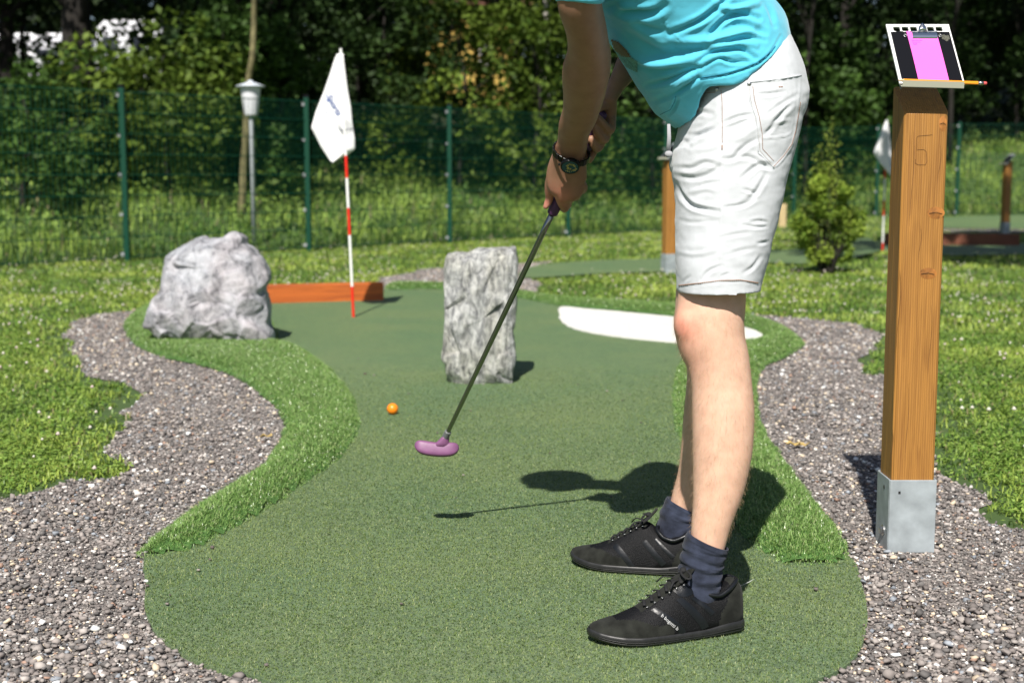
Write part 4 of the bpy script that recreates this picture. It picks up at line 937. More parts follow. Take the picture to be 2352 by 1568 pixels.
# leaves and a thread on the ground
M['dry'] = plain('dry_leaf', (.42, .30, .10), .7, var=.4, scale=60)
for i, (px, py, s, lab) in enumerate(((612, 1002, .02, 'dry curled brown leaf on the left gravel path'), (1822, 1020, .022, 'yellow brown withered leaf on the right gravel path'), (1845, 1022, .018, 'small withered leaf beside the yellow brown one on the right path'))):
    a = G(px, py, .02); g = Geo(); n = 9
    V = [Vector((0, 0, 0))] + [Vector((math.cos(k * 2 * math.pi / n) * s * (1 + .3 * math.sin(k * 3 + i)), math.sin(k * 2 * math.pi / n) * s * .7, .006 * math.sin(k * 2.3 + i) + .004)) for k in range(n)]
    g.add(V, [(0, 1 + k, 1 + (k + 1) % n) for k in range(n)]); o = g.build('dry_leaf', M['dry'], None); o.location = a; s_ = o.modifiers.new('thick', 'SOLIDIFY'); s_.thickness = .0008; tag(o, lab, 'leaf', 'withered leaves on the gravel')
g = Geo(); g.tube([G(1686, 1346, .014), G(1705, 1343, .02), G(1722, 1335, .03), G(1733, 1328, .035)], [.0006, .0009, .0008, .0003], 5); tag(g.build('grass_stalk', plain('pale_stalk', (.45, .47, .45), .6), None, smooth=True), 'thin pale dry stalk lying on the turf behind the near heel', 'stalk')
# ================================================================ the player
def rs(st, sub=4):
    """resample a list of stations (any numbers) with a smooth curve"""
    A = np.array(st, float); out = []; n = len(A)
    for i in range(n - 1):
        p0, p1, p2, p3 = A[max(i - 1, 0)], A[i], A[i + 1], A[min(i + 2, n - 1)]
        for k in range(sub):
            t = k / sub; out.append(.5 * ((2 * p1) + (-p0 + p2) * t + (2 * p0 - 5 * p1 + 4 * p2 - p3) * t * t + (-p0 + 3 * p1 - 3 * p2 + p3) * t ** 3))
    out.append(A[-1]); return out
def limb_rings(st, n=28, sub=4, exp=1.0, roundcap=True):
    """stations (px, py, depth Y, half width in px, thickness ratio) to rings square to the limb"""
    S = rs([s if len(s) == 5 else (*s, .92) for s in st], sub); P = [W(s[0], s[1], s[2]) for s in S]; H = [s[3] * mpp(s[2]) for s in S]; D = [s[4] for s in S]; rings = []
    N = len(P)
    for i in range(N):
        t = (P[min(i + 1, N - 1)] - P[max(i - 1, 0)]).normalized(); v = (P[i] - CAM).normalized(); u = t.cross(v).normalized(); w = u.cross(t).normalized()
        def ring(c, k): return [c + u * (H[i] * k * math.copysign(abs(math.cos(a)) ** exp, math.cos(a))) + w * (H[i] * D[i] * k * math.copysign(abs(math.sin(a)) ** exp, math.sin(a))) for a in [2 * math.pi * j / n for j in range(n)]]
        if i == 0 and roundcap:
            for q in (.25, .6, .85): rings.append(ring(P[0] - t * H[0] * .8 * math.sqrt(1 - q * q), q))
        rings.append(ring(P[i], 1.0))
        if i == N - 1 and roundcap:
            for q in (.85, .6, .25): rings.append(ring(P[i] + t * H[i] * .8 * math.sqrt(1 - q * q), q))
    return rings
def ellip(g, c, r, rot=None, n=20):
    rings = []
    for j in range(1, n // 2 + 1):
        ph = math.pi * j / (n // 2 + 1); ring = []
        for k in range(n):
            a = 2 * math.pi * k / n; v = Vector((r[0] * math.sin(ph) * math.cos(a), r[1] * math.sin(ph) * math.sin(a), r[2] * math.cos(ph)))
            ring.append(Vector(c) + (rot @ v if rot else v))
        rings.append(ring)
    g.loft(rings)
def remesh(g, voxel, iters=4, factor=.5):
    o = g.build('tmp', None, None); o.modifiers.clear(); m = o.modifiers.new('r', 'REMESH'); m.mode = 'VOXEL'; m.voxel_size = voxel
    if iters: s = o.modifiers.new('s', 'SMOOTH'); s.factor = factor; s.iterations = iters
    dg = bpy.context.evaluated_depsgraph_get(); me = bpy.data.meshes.new_from_object(o.evaluated_get(dg)); old = o.data; bpy.data.objects.remove(o); bpy.data.meshes.remove(old); return me
def proj(Pn):
    """measured pixel position of world points (n,3)"""
    d = Pn - np.array(CAM); f = d @ np.array(cf); x = d[:, 0] / f * FPX + 1176; y = 784 - (d @ np.array(cu)) / f * FPX; return x, y
def coords(me): a = np.empty(len(me.vertices) * 3, np.float32); me.vertices.foreach_get('co', a); return a.reshape(-1, 3).astype(float)
def normals(me): a = np.empty(len(me.vertices) * 3, np.float32); me.vertices.foreach_get('normal', a); return a.reshape(-1, 3).astype(float)
def setco(me, A): me.vertices.foreach_set('co', A.astype(np.float32).ravel()); me.update()
def polydist(x, y, pts):
    P = np.c_[x, y]; d = np.full(len(x), 1e9); s = np.zeros(len(x)); L = 0; tot = sum(math.hypot(b[0] - a[0], b[1] - a[1]) for a, b in zip(pts[:-1], pts[1:]))
    for a, b in zip(pts[:-1], pts[1:]):
        a = np.array(a, float); b = np.array(b, float); ab = b - a; l = np.hypot(*ab); t = np.clip(((P - a) @ ab) / (l * l), 0, 1); q = np.hypot(*(P - a - t[:, None] * ab).T); k = q < d; d[k] = q[k]; s[k] = (L + t[k] * l) / tot; L += l
    return d, s
def creases(me, items, Ymax, soft=1.0):
    """press folds into the side of a garment; item = (points px, width px, depth in mm: negative presses in)"""
    A = coords(me); Nn = normals(me); x, y = proj(A); vd = A - np.array(CAM); vd /= np.linalg.norm(vd, axis=1)[:, None]
    face = np.clip(-(Nn * vd).sum(1) * 1.6, 0, 1) * (A[:, 1] < Ymax); D = np.zeros(len(A))
    for pts, w, amp in items:
        sp = [tuple(p) for p in spline(pts, 5, False)] + [pts[-1]]; d, s = polydist(x, y, sp); e = np.sin(np.pi * np.clip(s, .04, .96)) ** .5
        D += amp * .001 * e * np.exp(-(d / w) ** 2) - amp * .001 * .45 * e * np.exp(-((d - w * 1.7) / (w * .9)) ** 2)
    setco(me, A + Nn * (D * face * soft)[:, None])
def set_tint(me, c):
    a = me.color_attributes.new('tint', 'FLOAT_COLOR', 'POINT'); k = np.ones((len(c), 4), np.float32); k[:, :3] = c; a.data.foreach_set('color', k.ravel())
def finish(name, me, m, parent, sm=True):
    me.materials.clear(); setmat(me, m); me.polygons.foreach_set('use_smooth', [sm] * len(me.polygons)); me.name = name
    o = link(bpy.data.objects.new(name, me), parent)
    if parent is not None:
        A = coords(me) - np.array(parent_origin(parent)); setco(me, A)
    return o
def world_bvh(me, org=(0, 0, 0)):
    A = coords(me) + np.array(org); return BVHTree.FromPolygons([tuple(v) for v in A], [tuple(p.vertices) for p in me.polygons])

# --- skin
def mat_skin():
    m, N, L, b = newmat('skin'); a = N.new('ShaderNodeVertexColor'); a.layer_name = 'tint'
    tc = N.new('ShaderNodeTexCoord'); n = N.new('ShaderNodeTexNoise'); n.inputs['Scale'].default_value = 45; n.inputs['Detail'].default_value = 6; L.new(tc.outputs['Object'], n.inputs[0])
    r = ramp(N, [(.3, (.90, .87, .86)), (.7, (1.07, 1.07, 1.07))]); L.new(n.outputs['Fac'], r.inputs[0])
    mx = N.new('ShaderNodeMix'); mx.data_type = 'RGBA'; mx.blend_type = 'MULTIPLY'; mx.inputs[0].default_value = 1; L.new(a.outputs[0], mx.inputs[6]); L.new(r.outputs[0], mx.inputs[7]); L.new(mx.outputs[2], b.inputs['Base Color'])
    b.inputs['Roughness'].default_value = .48; b.inputs['Specular IOR Level'].default_value = .35; b.inputs['Subsurface Weight'].default_value = .18; b.inputs['Subsurface Radius'].default_value = (.010, .004, .002); b.inputs['Subsurface Scale'].default_value = .8
    n2 = N.new('ShaderNodeTexNoise'); n2.inputs['Scale'].default_value = 420; n2.inputs['Detail'].default_value = 3; L.new(tc.outputs['Object'], n2.inputs[0])
    k = N.new('ShaderNodeBump'); k.inputs['Strength'].default_value = .25; k.inputs['Distance'].default_value = .0006; L.new(n2.outputs['Fac'], k.inputs['Height']); L.new(k.outputs[0], b.inputs['Normal']); return m
M['skin'] = mat_skin()
PR = empty('person', (.40, 2.74, 0)); tag(PR, 'person in a turquoise t-shirt and white denim shorts bending over a putter', 'person'); PO = np.array(PR.location)

NEAR_LEG = [(1672,330,2.635,70),(1655,440,2.61,80),(1648,560,2.595,80),(1634,665,2.585,76),(1631,700,2.58,77),(1629,745,2.575,81),(1634,785,2.57,79),(1647,820,2.565,74),(1656,870,2.558,71),(1660,920,2.55,72),(1661,960,2.542,73),(1659,1040,2.53,70),(1650,1120,2.518,61),(1641,1166,2.51,53),(1632,1210,2.505,47),(1624,1260,2.50,42),(1612,1330,2.50,40),(1604,1400,2.50,42)]
FAR_LEG = [(1675,330,2.82,70),(1655,430,2.83,74),(1636,600,2.84,70),(1622,670,2.85,70),(1622,720,2.85,71),(1628,780,2.86,65),(1637,850,2.87,60),(1631,960,2.89,63),(1608,1078,2.91,51),(1578,1154,2.92,40),(1562,1220,2.925,36),(1552,1280,2.93,37),(1548,1320,2.93,38)]
NEAR_ARM = [(1375,-120,2.47,62,.9),(1345,-60,2.45,62,.95),(1330,0,2.455,52,.9),(1337,33,2.475,50,.9),(1346,66,2.50,48,.92),(1351,99,2.53,48,.95),(1353,128,2.56,52,.88),(1347,160,2.59,56,.82),(1344,185,2.615,54,.82),(1340,218,2.655,48,.85),(1333,257,2.70,42,.85),(1321,290,2.74,40,.78),(1315,323,2.78,36.5,.72),(1309,350,2.805,37,.66),(1305,372,2.82,42,.58)]
FAR_ARM = [(1440,-160,2.82,60,.9),(1470,-60,2.86,48,.95),(1492,30,2.88,42,.95),(1478,95,2.86,38,.9),(1452,135,2.84,33,.9),(1432,170,2.82,28,.85),(1412,202,2.81,21,.85),(1401,230,2.80,15,.9)]
def build_body():
    g = Geo()
    for st in (NEAR_LEG, FAR_LEG, NEAR_ARM, FAR_ARM): g.loft(limb_rings(st))
    # kneecap, shin and calf relief
    for (px, py, Y, rx, ry, rz) in ((1583, 745, 2.56, .034, .040, .044), (1600, 810, 2.565, .024, .032, .055), (1690, 950, 2.56, .036, .045, .095), (1700, 690, 2.60, .012, .03, .07),
                                    (1578, 735, 2.84, .032, .038, .042), (1662, 950, 2.895, .032, .04, .085), (1352, 138, 2.575, .046, .035, .05)):
        ellip(g, W(px, py, Y), (rx * .93, ry * .9, rz * .93))
    # feet inside the shoes
    g.loft(limb_rings([(1620,1405,2.50,40),(1560,1425,2.49,38),(1470,1445,2.47,30)])); g.loft(limb_rings([(1555,1290,2.93,38),(1480,1295,2.945,36),(1400,1296,2.965,30)]))
    # trunk
    g.loft(trunk_rings(-.03)[6:]); 
    # near hand
    g.loft(limb_rings([(1308,352,2.805,36,.62),(1305,372,2.82,42,.55),(1302,395,2.832,46,.48),(1301,418,2.842,46,.46),(1306,436,2.85,38,.5)], exp=.8))
    def fing(st): g.loft(limb_rings(st, n=16, sub=3))
    fing([(1284,436,2.845,11,1),(1286,453,2.852,11.5,1),(1291,468,2.868,10.5,1),(1298,479,2.888,10,1),(1292,478,2.915,8.5,1)])
    fing([(1305,438,2.85,11,1),(1303,452,2.86,11.5,1),(1302,465,2.878,10.5,1),(1303,472,2.90,10,1),(1290,468,2.922,8,1)])
    fing([(1322,432,2.85,11,1),(1324,444,2.862,11,1),(1322,452,2.88,10,1),(1308,452,2.905,9.5,1),(1294,446,2.92,8,1)])
    fing([(1336,420,2.85,10,1),(1340,431,2.86,10.5,1),(1336,438,2.88,9,1),(1320,438,2.90,8.5,1),(1306,430,2.915,7.5,1)])
    for (a, b, r) in ((1284, 449, 9), (1304, 448, 9), (1325, 441, 9), (1341, 428, 8)): ellip(g, W(a, b, 2.846), (r * .00092, .008, r * .00095))
    fing([(1275,395,2.84,18,.8),(1266,420,2.85,15,.85),(1262,440,2.862,11.5,.95),(1262,456,2.872,9.5,.95),(1257,468,2.876,8.5,.9),(1253,476,2.876,6.5,.9)])
    # far hand over the upper end of the grip
    g.loft(limb_rings([(1401,226,2.80,15.5,.9),(1400,242,2.812,17,.9),(1397,262,2.825,19,.9),(1393,285,2.838,21,.8),(1384,306,2.848,20,.8)], exp=.85))
    fing([(1400,262,2.825,11,1),(1405,280,2.812,10.5,1),(1402,299,2.80,11,1),(1390,290,2.786,9.8,1),(1379,277,2.78,9.3,1),(1372,268,2.779,7.5,1)])
    fing([(1396,285,2.84,11,1),(1394,308,2.815,11,1),(1387,322,2.802,11,1),(1376,309,2.79,10,1),(1366,295,2.785,9.4,1),(1358,284,2.785,8,1)])
    fing([(1386,305,2.845,10.5,1),(1380,330,2.825,10.5,1),(1371,342,2.812,10.5,1),(1362,328,2.80,9.6,1),(1353,314,2.80,9,1)])
    fing([(1375,322,2.85,9.5,1),(1365,345,2.84,9.5,1),(1352,368,2.832,9.5,1),(1346,356,2.82,8.5,1),(1340,346,2.815,8,1)])
    fing([(1402,240,2.81,12,1),(1390,244,2.80,10,1),(1377,250,2.792,8.5,1),(1366,262,2.79,7,1)])
    # neck and head
    g.loft(limb_rings([(1362,-105,2.62,70,.9),(1330,-130,2.60,58,.95),(1260,-165,2.60,55,1),(1165,-195,2.59,56,1)]))
    rot = Matrix.Rotation(R(-45), 3, 'Y'); hc = Vector((-.085, 2.575, 1.425))
    ellip(g, hc, (.098, .076, .112), rot, 28); ellip(g, hc + rot @ Vector((-.030, 0, -.055)), (.066, .058, .068), rot, 24)
    ellip(g, hc + rot @ Vector((-.105, 0, -.020)), (.020, .013, .024), rot); ellip(g, hc + rot @ Vector((-.088, 0, -.092)), (.020, .026, .016), rot)
    for s in (-1, 1): ellip(g, hc + rot @ Vector((.012, s * .078, -.015)), (.018, .008, .032), rot)
    ellip(g, hc + rot @ Vector((-.094, 0, -.058)), (.010, .022, .006), rot)
    me = remesh(g, .0030, 4, .5); A = coords(me); x, y = proj(A)
    E = np.empty(len(me.edges) * 2, np.int32); me.edges.foreach_get('vertices', E); E = E.reshape(-1, 2); deg = np.bincount(E.ravel(), minlength=len(A))[:, None]
    wgt = np.where((y > 560) | ((y < 335) & (x < 1362)) | (y < 215), .6, 0)[:, None]
    for _ in range(38):
        S_ = np.stack([np.bincount(E[:, 0], A[E[:, 1], k], len(A)) + np.bincount(E[:, 1], A[E[:, 0], k], len(A)) for k in range(3)], 1) / deg; A = A + (S_ - A) * wgt
    setco(me, A)
    x, y = proj(A); c = np.tile(np.array((.66, .42, .30)), (len(A), 1))
    def blob(px, py, rx, ry, Y, col, k):
        w = np.exp(-(((x - px) / rx) ** 2 + ((y - py) / ry) ** 2)) * (np.abs(A[:, 1] - Y) < .12); c[:] = c * (1 - (w * k)[:, None]) + np.outer(w * k, col)
    blob(1566, 755, 38, 45, 2.57, (.72, .27, .19), .75); blob(1590, 835, 30, 40, 2.57, (.62, .27, .20), .4)
    arm = (x > 1230) & (x < 1500) & (y < 520) & (y > -60); c[arm] = c[arm] * (.44, .37, .32)  # arm skin tanned, then darkened further to paint in its shade
    blob(1290, 455, 26, 26, 2.86, (.58, .22, .15), .7); blob(1255, 465, 14, 30, 2.87, (.62, .25, .19), .7)
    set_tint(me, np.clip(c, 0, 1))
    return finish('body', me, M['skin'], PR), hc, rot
TR = [  # back px, back py, front px, front py, centre Y, half depth
 (1806,96,1556,292,2.72,.190),(1797,50,1512,258,2.715,.186),(1770,6,1478,205,2.705,.180),(1722,-52,1440,150,2.69,.178),(1655,-112,1408,96,2.675,.188),(1575,-160,1378,40,2.655,.200),(1490,-195,1345,-5,2.64,.200),(1425,-205,1318,-45,2.63,.165),(1375,-205,1300,-95,2.62,.09)]
def trunk_rings(grow, tr=None, sub=4, n=56, hem=False, exp=.9):
    S = rs(tr or TR, sub); rings = []
    for i, s in enumerate(S):
        B = W(s[0], s[1], s[4]); Fp = W(s[2], s[3], s[4]); c = (B + Fp) / 2; u = (Fp - B) / 2; L = u.length; u.normalize(); ax = Vector((0, 1, 0)).cross(u)
        if ax.z < 0: ax = -ax
        ring = []
        for j in range(n):
            a = 2 * math.pi * j / n; ca = math.copysign(abs(math.cos(a)) ** exp, math.cos(a)); sa = math.copysign(abs(math.sin(a)) ** exp, math.sin(a))
            p = c + u * (L + grow) * ca + Vector((0, 1, 0)) * (s[5] + grow) * sa
            if hem: k = max(0, 1 - i / (sub * 1.2)); p += ax * (.034 * k * math.exp(-((ca - .50) / .22) ** 2) * (1 if sa < 0 else .4) - .004 * k * ca)
            ring.append(p)
        rings.append(ring)
    return rings
body, hc, hrot = build_body()

def leg_hair(n=9000):
    A = coords(body.data) + PO; Nn = normals(body.data); x, y = proj(A); ok = np.where(((y > 690) & (y < 1236) & (A[:, 1] < 2.70)) | ((y > 700) & (y < 1160) & (A[:, 1] > 2.72) & (A[:, 2] < .62)))[0]
    ok = ok[A[ok, 2] < .62]; k = rng.choice(ok, n); P = A[k]; N_ = Nn[k]; d = np.array([-.1, 0, -1.0]) + N_ * rng.uniform(.15, .8, (n, 1)) + rng.normal(0, .35, (n, 3)); d /= np.linalg.norm(d, axis=1)[:, None]
    L_ = rng.uniform(.005, .014, (n, 1)); sd = np.cross(d, rng.normal(size=(n, 3))); sd /= np.linalg.norm(sd, axis=1)[:, None]; w = .00010
    mid = P + d * L_ * .55 + N_ * L_ * .12; tip = P + d * L_
    V = np.stack([P - sd * w, P + sd * w, mid + sd * w * .8, mid - sd * w * .8, tip], 1).reshape(-1, 3) - PO; i = np.arange(n)[:, None] * 5
    F = np.concatenate([i + [0, 1, 2], i + [0, 2, 3], i + [3, 2, 4]], 0); o = fast_mesh('leg_hair', V, F, plain('body_hair', (.36, .23, .13), .4), PR); o['kind'] = 'stuff'
leg_hair()
# --- hair and eyes (above the picture)
M['hair'] = plain('hair', (.06, .035, .02), .6, bump=.6, bscale=60, bdist=.004)
g = Geo(); ellip(g, hc + hrot @ Vector((.012, 0, .018)), (.105, .084, .108), hrot, 32)
me = remesh(g, .006, 2); A = coords(me); q = (A - np.array(hc)) @ np.array(hrot); kk = np.clip((q[:, 2] - .0 + q[:, 0] * .9) / .05, -1, 0)[:, None]
A = A + (np.array(hc) - A) * (-kk * .35); A += np.array([noise.noise_vector(Vector(p) * 60) for p in A]) * .003; setco(me, A); finish('hair', me, M['hair'], PR)
for s in (-1, 1):
    g = Geo(); ellip(g, hc + hrot @ Vector((-.083, s * .031, -.005)) - PR.location, (.011, .012, .011)); e_ = g.build('eye', plain('eye_white', (.7, .7, .7), .2), PR, smooth=True)
    g = Geo(); ellip(g, hc + hrot @ Vector((-.0915, s * .031, -.006)) - PR.location, (.004, .005, .005)); g.build('iris', M['graphite'], e_, smooth=True)

# --- shorts
def mat_cloth(name, col, weave=900, rough=.85, bump=.35, var=.05, sheen=.2):
    m, N, L, b = newmat(name); tc = N.new('ShaderNodeTexCoord')
    n = N.new('ShaderNodeTexNoise'); n.inputs['Scale'].default_value = weave; n.inputs['Detail'].default_value = 3; L.new(tc.outputs['Object'], n.inputs[0])
    n2 = N.new('ShaderNodeTexNoise'); n2.inputs['Scale'].default_value = 30; n2.inputs['Detail'].default_value = 8; L.new(tc.outputs['Object'], n2.inputs[0])
    r = ramp(N, [(.3, tuple(c * (1 - var) for c in col)), (.7, tuple(min(1, c * (1 + var)) for c in col))]); L.new(n2.outputs['Fac'], r.inputs[0]); L.new(r.outputs[0], b.inputs['Base Color'])
    b.inputs['Roughness'].default_value = rough; b.inputs['Specular IOR Level'].default_value = .15; b.inputs['Sheen Weight'].default_value = sheen
    k = N.new('ShaderNodeBump'); k.inputs['Strength'].default_value = bump; k.inputs['Distance'].default_value = .0012; L.new(n.outputs['Fac'], k.inputs['Height'])
    k2 = N.new('ShaderNodeBump'); k2.inputs['Strength'].default_value = .35; k2.inputs['Distance'].default_value = .003; L.new(n2.outputs['Fac'], k2.inputs['Height']); L.new(k.outputs[0], k2.inputs['Normal']); L.new(k2.outputs[0], b.inputs['Normal']); return m
M['denim'] = mat_cloth('white_denim', (.56, .58, .605)); M['shirt'] = mat_cloth('turquoise_jersey', (.10, .52, .69), 1400, .9, .25, .04, .3)
M['sock'] = mat_cloth('navy_sock', (.030, .036, .058), 700, .95, .8, .6, .08)
M['cord'] = mat_cloth('cord', (.36, .36, .38)); M['stitch'] = plain('brown_stitch', (.33, .17, .10), .8); M['stitch_pale'] = plain('pale_stitch', (.52, .50, .47), .8)
SH = [(1577,212,1804,72),(1563,288,1822,112),(1549,345,1842,174),(1543,395,1842,250),(1549,432,1826,330),(1552,480,1807,400),(1553,540,1784,500),(1553,600,1760,600),(1556,655,1745,652),(1557,672,1743,667)]
def shorts():
    def rings(st, n=48, exp=.85):
        out = []
        for (x1, y1, x2, y2, Y, hd) in rs(st, 4):
            a = W(x1, y1, Y); b = W(x2, y2, Y); c = (a + b) / 2; u = (b - a) / 2
            out.append([c + u * math.copysign(abs(math.cos(t)) ** exp, math.cos(t)) + Vector((0, hd * math.copysign(abs(math.sin(t)) ** exp, math.sin(t)), 0)) for t in [2 * math.pi * k / n for k in range(n)]])
        return out
    g = Geo(); hd = (.150, .172, .185, .187, .17)
    pel = [(*SH[i], 2.70, hd[i]) for i in range(4)] + [(1600, 440, 1770, 400, 2.70, .14)]
    g.loft(rings(pel))
    def leg(Yc, hds, sc, dx=0):
        st = []
        for i, h in zip(range(2, 10), hds):
            x1, y1, x2, y2 = SH[i]; cx = (x1 + x2) / 2; st.append((cx + (x1 - cx) * sc[0] + dx, y1, cx + (x2 - cx) * sc[1] + dx, y2, Yc[i - 2], h))
        r = rings(st); last = r[-1]; c = sum(last, Vector()) / len(last)
        r.append([c + (p - c) * .95 + Vector((0, 0, .001)) for p in last]); r.append([c + (p - c) * .93 + Vector((0, 0, .03)) for p in last]); r.append([c + (p - c) * .80 + Vector((0, 0, .035)) for p in last]); g.loft(r)
    leg([2.635, 2.63, 2.625, 2.615, 2.605, 2.595, 2.59, 2.588], [.115, .117, .115, .110, .104, .098, .094, .094], (1, 1))
    leg([2.80, 2.81, 2.82, 2.83, 2.84, 2.845, 2.85, 2.85], [.105, .11, .108, .104, .10, .096, .092, .092], (.97, .86), 2)
    me = remesh(g, .0030, 6, .5)
    def z(L): return [(1493 + a * .3847, 114.8 + b * .3847) for a, b in L]
    C_ = [(z([(190,425),(240,392),(300,372),(360,380)]), 9, -4), (z([(200,505),(300,505),(400,450)]), 7, -3), (z([(210,562),(330,492),(430,468)]), 7, -2.5), (z([(430,442),(520,402),(615,385)]), 6, -3.5), (z([(440,462),(500,455),(620,400)]), 5, -2),
      (z([(135,545),(195,540),(235,572)]), 8, -4), (z([(440,655),(500,645),(540,600),(590,560),(650,530)]), 8, -4.5), (z([(150,700),(250,705),(330,672),(400,692)]), 8, -3.5), (z([(160,752),(260,765),(350,742),(425,690)]), 8, -3.5), (z([(500,650),(590,640),(700,700),(735,705)]), 7, -3),
      (z([(150,795),(190,870),(260,935),(410,967)]), 8, -6), (z([(320,800),(390,792),(430,790)]), 6, -2), (z([(545,770),(600,722),(650,690),(720,690)]), 8, -4), (z([(540,925),(610,880),(660,805),(695,742)]), 8, -3.5), (z([(440,942),(560,925),(640,888)]), 6, -3),
      (z([(560,832),(635,856)]), 5, -3), (z([(600,1030),(650,1022),(700,1030)]), 5, -3.5), (z([(560,1045),(640,1056),(700,1052)]), 5, -3), (z([(640,1155),(705,1145)]), 5, -3), (z([(310,1375),(350,1322),(425,1290)]), 6, -3), (z([(430,1352),(470,1335)]), 5, -2.5),
      (z([(560,1330),(610,1300),(660,1230)]), 6, -2.5), (z([(690,505),(740,440),(800,370),(850,320)]), 7, -4), (z([(640,265),(720,262),(800,250)]), 6, -3), (z([(690,395),(780,330),(880,270)]), 7, -2.5), (z([(200,1385),(240,1350)]), 5, -2), (z([(190,330),(260,290),(330,290)]), 7, -2),
      (z([(240,850),(330,830),(400,840)]), 7, 2), (z([(250,600),(340,590),(410,560)]), 9, 3), (z([(180,450),(260,440),(330,430)]), 9, 3), (z([(500,560),(560,520),(620,480)]), 9, 3), (z([(150,1010),(250,1030),(400,1020)]), 6, -1.5), (z([(420,1120),(520,1100),(600,1090)]), 6, -1.5), (z([(160,1200),(260,1220),(380,1200)]), 7, 1.5), (z([(450,1230),(540,1200),(640,1180)]), 7, -1.5),
      (z([(700,470),(760,430),(830,420)]), 6, 2), (z([(590,190),(605,300),(640,400),(650,500),(650,610),(738,700),(850,560),(890,300),(905,160)]), 4, 1.6), (z([(655,530),(800,515),(850,490)]), 3, 2), (z([(595,192),(750,180),(905,152)]), 3.5, 2), (z([(420,240),(428,400),(424,700),(418,1100),(420,1400)]), 2.5, 1.0), (z([(155,1420),(300,1402),(420,1388),(540,1385),(655,1402)]), 3, -1.2)]
    creases(me, [(a_, b_ * .70, c_ * (.55 if c_ > 2.4 else .9)) for a_, b_, c_ in C_], 2.75, .95)
    A = coords(me); Nn = normals(me); nz = np.array([noise.fractal(Vector((p[0] * 14, p[1] * 14, p[2] * 26)), 1, 2, 3) for p in A]); setco(me, A + Nn * (nz * .0016)[:, None])
    o = finish('shorts', me, M['denim'], PR); b = world_bvh(me, PO)
    def dash(pts, m, name, rad=.00055, on=3.2, off=1.6):
        # row of stitches
        out = []; 
        for (a, c), (d, e) in zip(pts[:-1], pts[1:]):
            l = math.hypot(d - a, e - c); k = max(1, int(l / 1.2))
            for i in range(k): out.append((a + (d - a) * i / k, c + (e - c) * i / k))
        g = Geo(); i = 0; org = parent_origin(o)
        while i + 3 < len(out):
            h = [hit(b, *q, .0004) for q in out[i:i + 4]]
            if all(x is not None for x in h) and max((h[k] - h[k + 1]).length for k in range(3)) < .01: g.tube([x - org for x in h], rad, 4)
            i += 4
        if g.v: q = g.build(name, m, o, smooth=True); q['kind'] = 'stuff'
    dash(z([(425,242),(431,320),(432,440),(431,560)]), M['stitch'], 'stitching', .0006)
    decal_line(b, z([(430,568),(430,598)]), M['stitch'], 'bar_tack', o, .0011, .0003)
    dash(z([(160,1407),(300,1391),(420,1376),(540,1373),(652,1391)]), M['stitch'], 'stitching', .0009)
    for off in (0, 22):
        dash(z([(592 + off, 218),(602 + off, 300),(630 + off, 400),(648 + off, 500),(655 + off * .8, 600 - off * .4),(740, 698 - off * 1.5)]), M['stitch_pale'] if off == 0 else M['stitch'], 'stitching', .0006)
    dash(z([(740,695),(800,630),(848,560),(870,480),(900,300)]), M['stitch'], 'stitching', .0006)
    dash(z([(215,272),(300,262),(400,252)]), M['stitch'], 'stitching', .0006)
    dash(z([(768,222),(800,220)]), M['stitch'], 'bar_tack', .0011)
    decal_line(b, z([(740,704),(655,622),(646,612)]), M['denim'], 'pocket_edge', o, .0012, .0002); decal_line(b, z([(590,193),(700,183),(800,170),(903,152)]), M['denim'], 'pocket_edge', o, .0012, .0002)
    decal_line(b, z([(585,215),(596,305),(636,405),(645,500),(647,612)]), M['denim'], 'pocket_edge', o, .0011, .0002)
    for q in ((403,238),(593,205)):
        a = hit(b, *z([q])[0], .0012)
        if a is not None: g = Geo(); ellip(g, a - PR.location, (.0042, .0022, .0042)); g.build('rivet', M['steel'], o, smooth=True)
    # side belt edge above the back pocket
    g = Geo(); P = [W(1536, 285, 2.60), W(1537, 315, 2.60), W(1535, 345, 2.60)]; g.tube([p - PR.location for p in P], [.0032, .0038, .0045], 10, flat=.6); g.build('drawstring', M['cord'], o, smooth=True)
    g = Geo(); ellip(g, W(1536, 354, 2.60) - PR.location, (.0078, .006, .0065)); g.build('cord_end', M['cord'], o, smooth=True)
shorts()

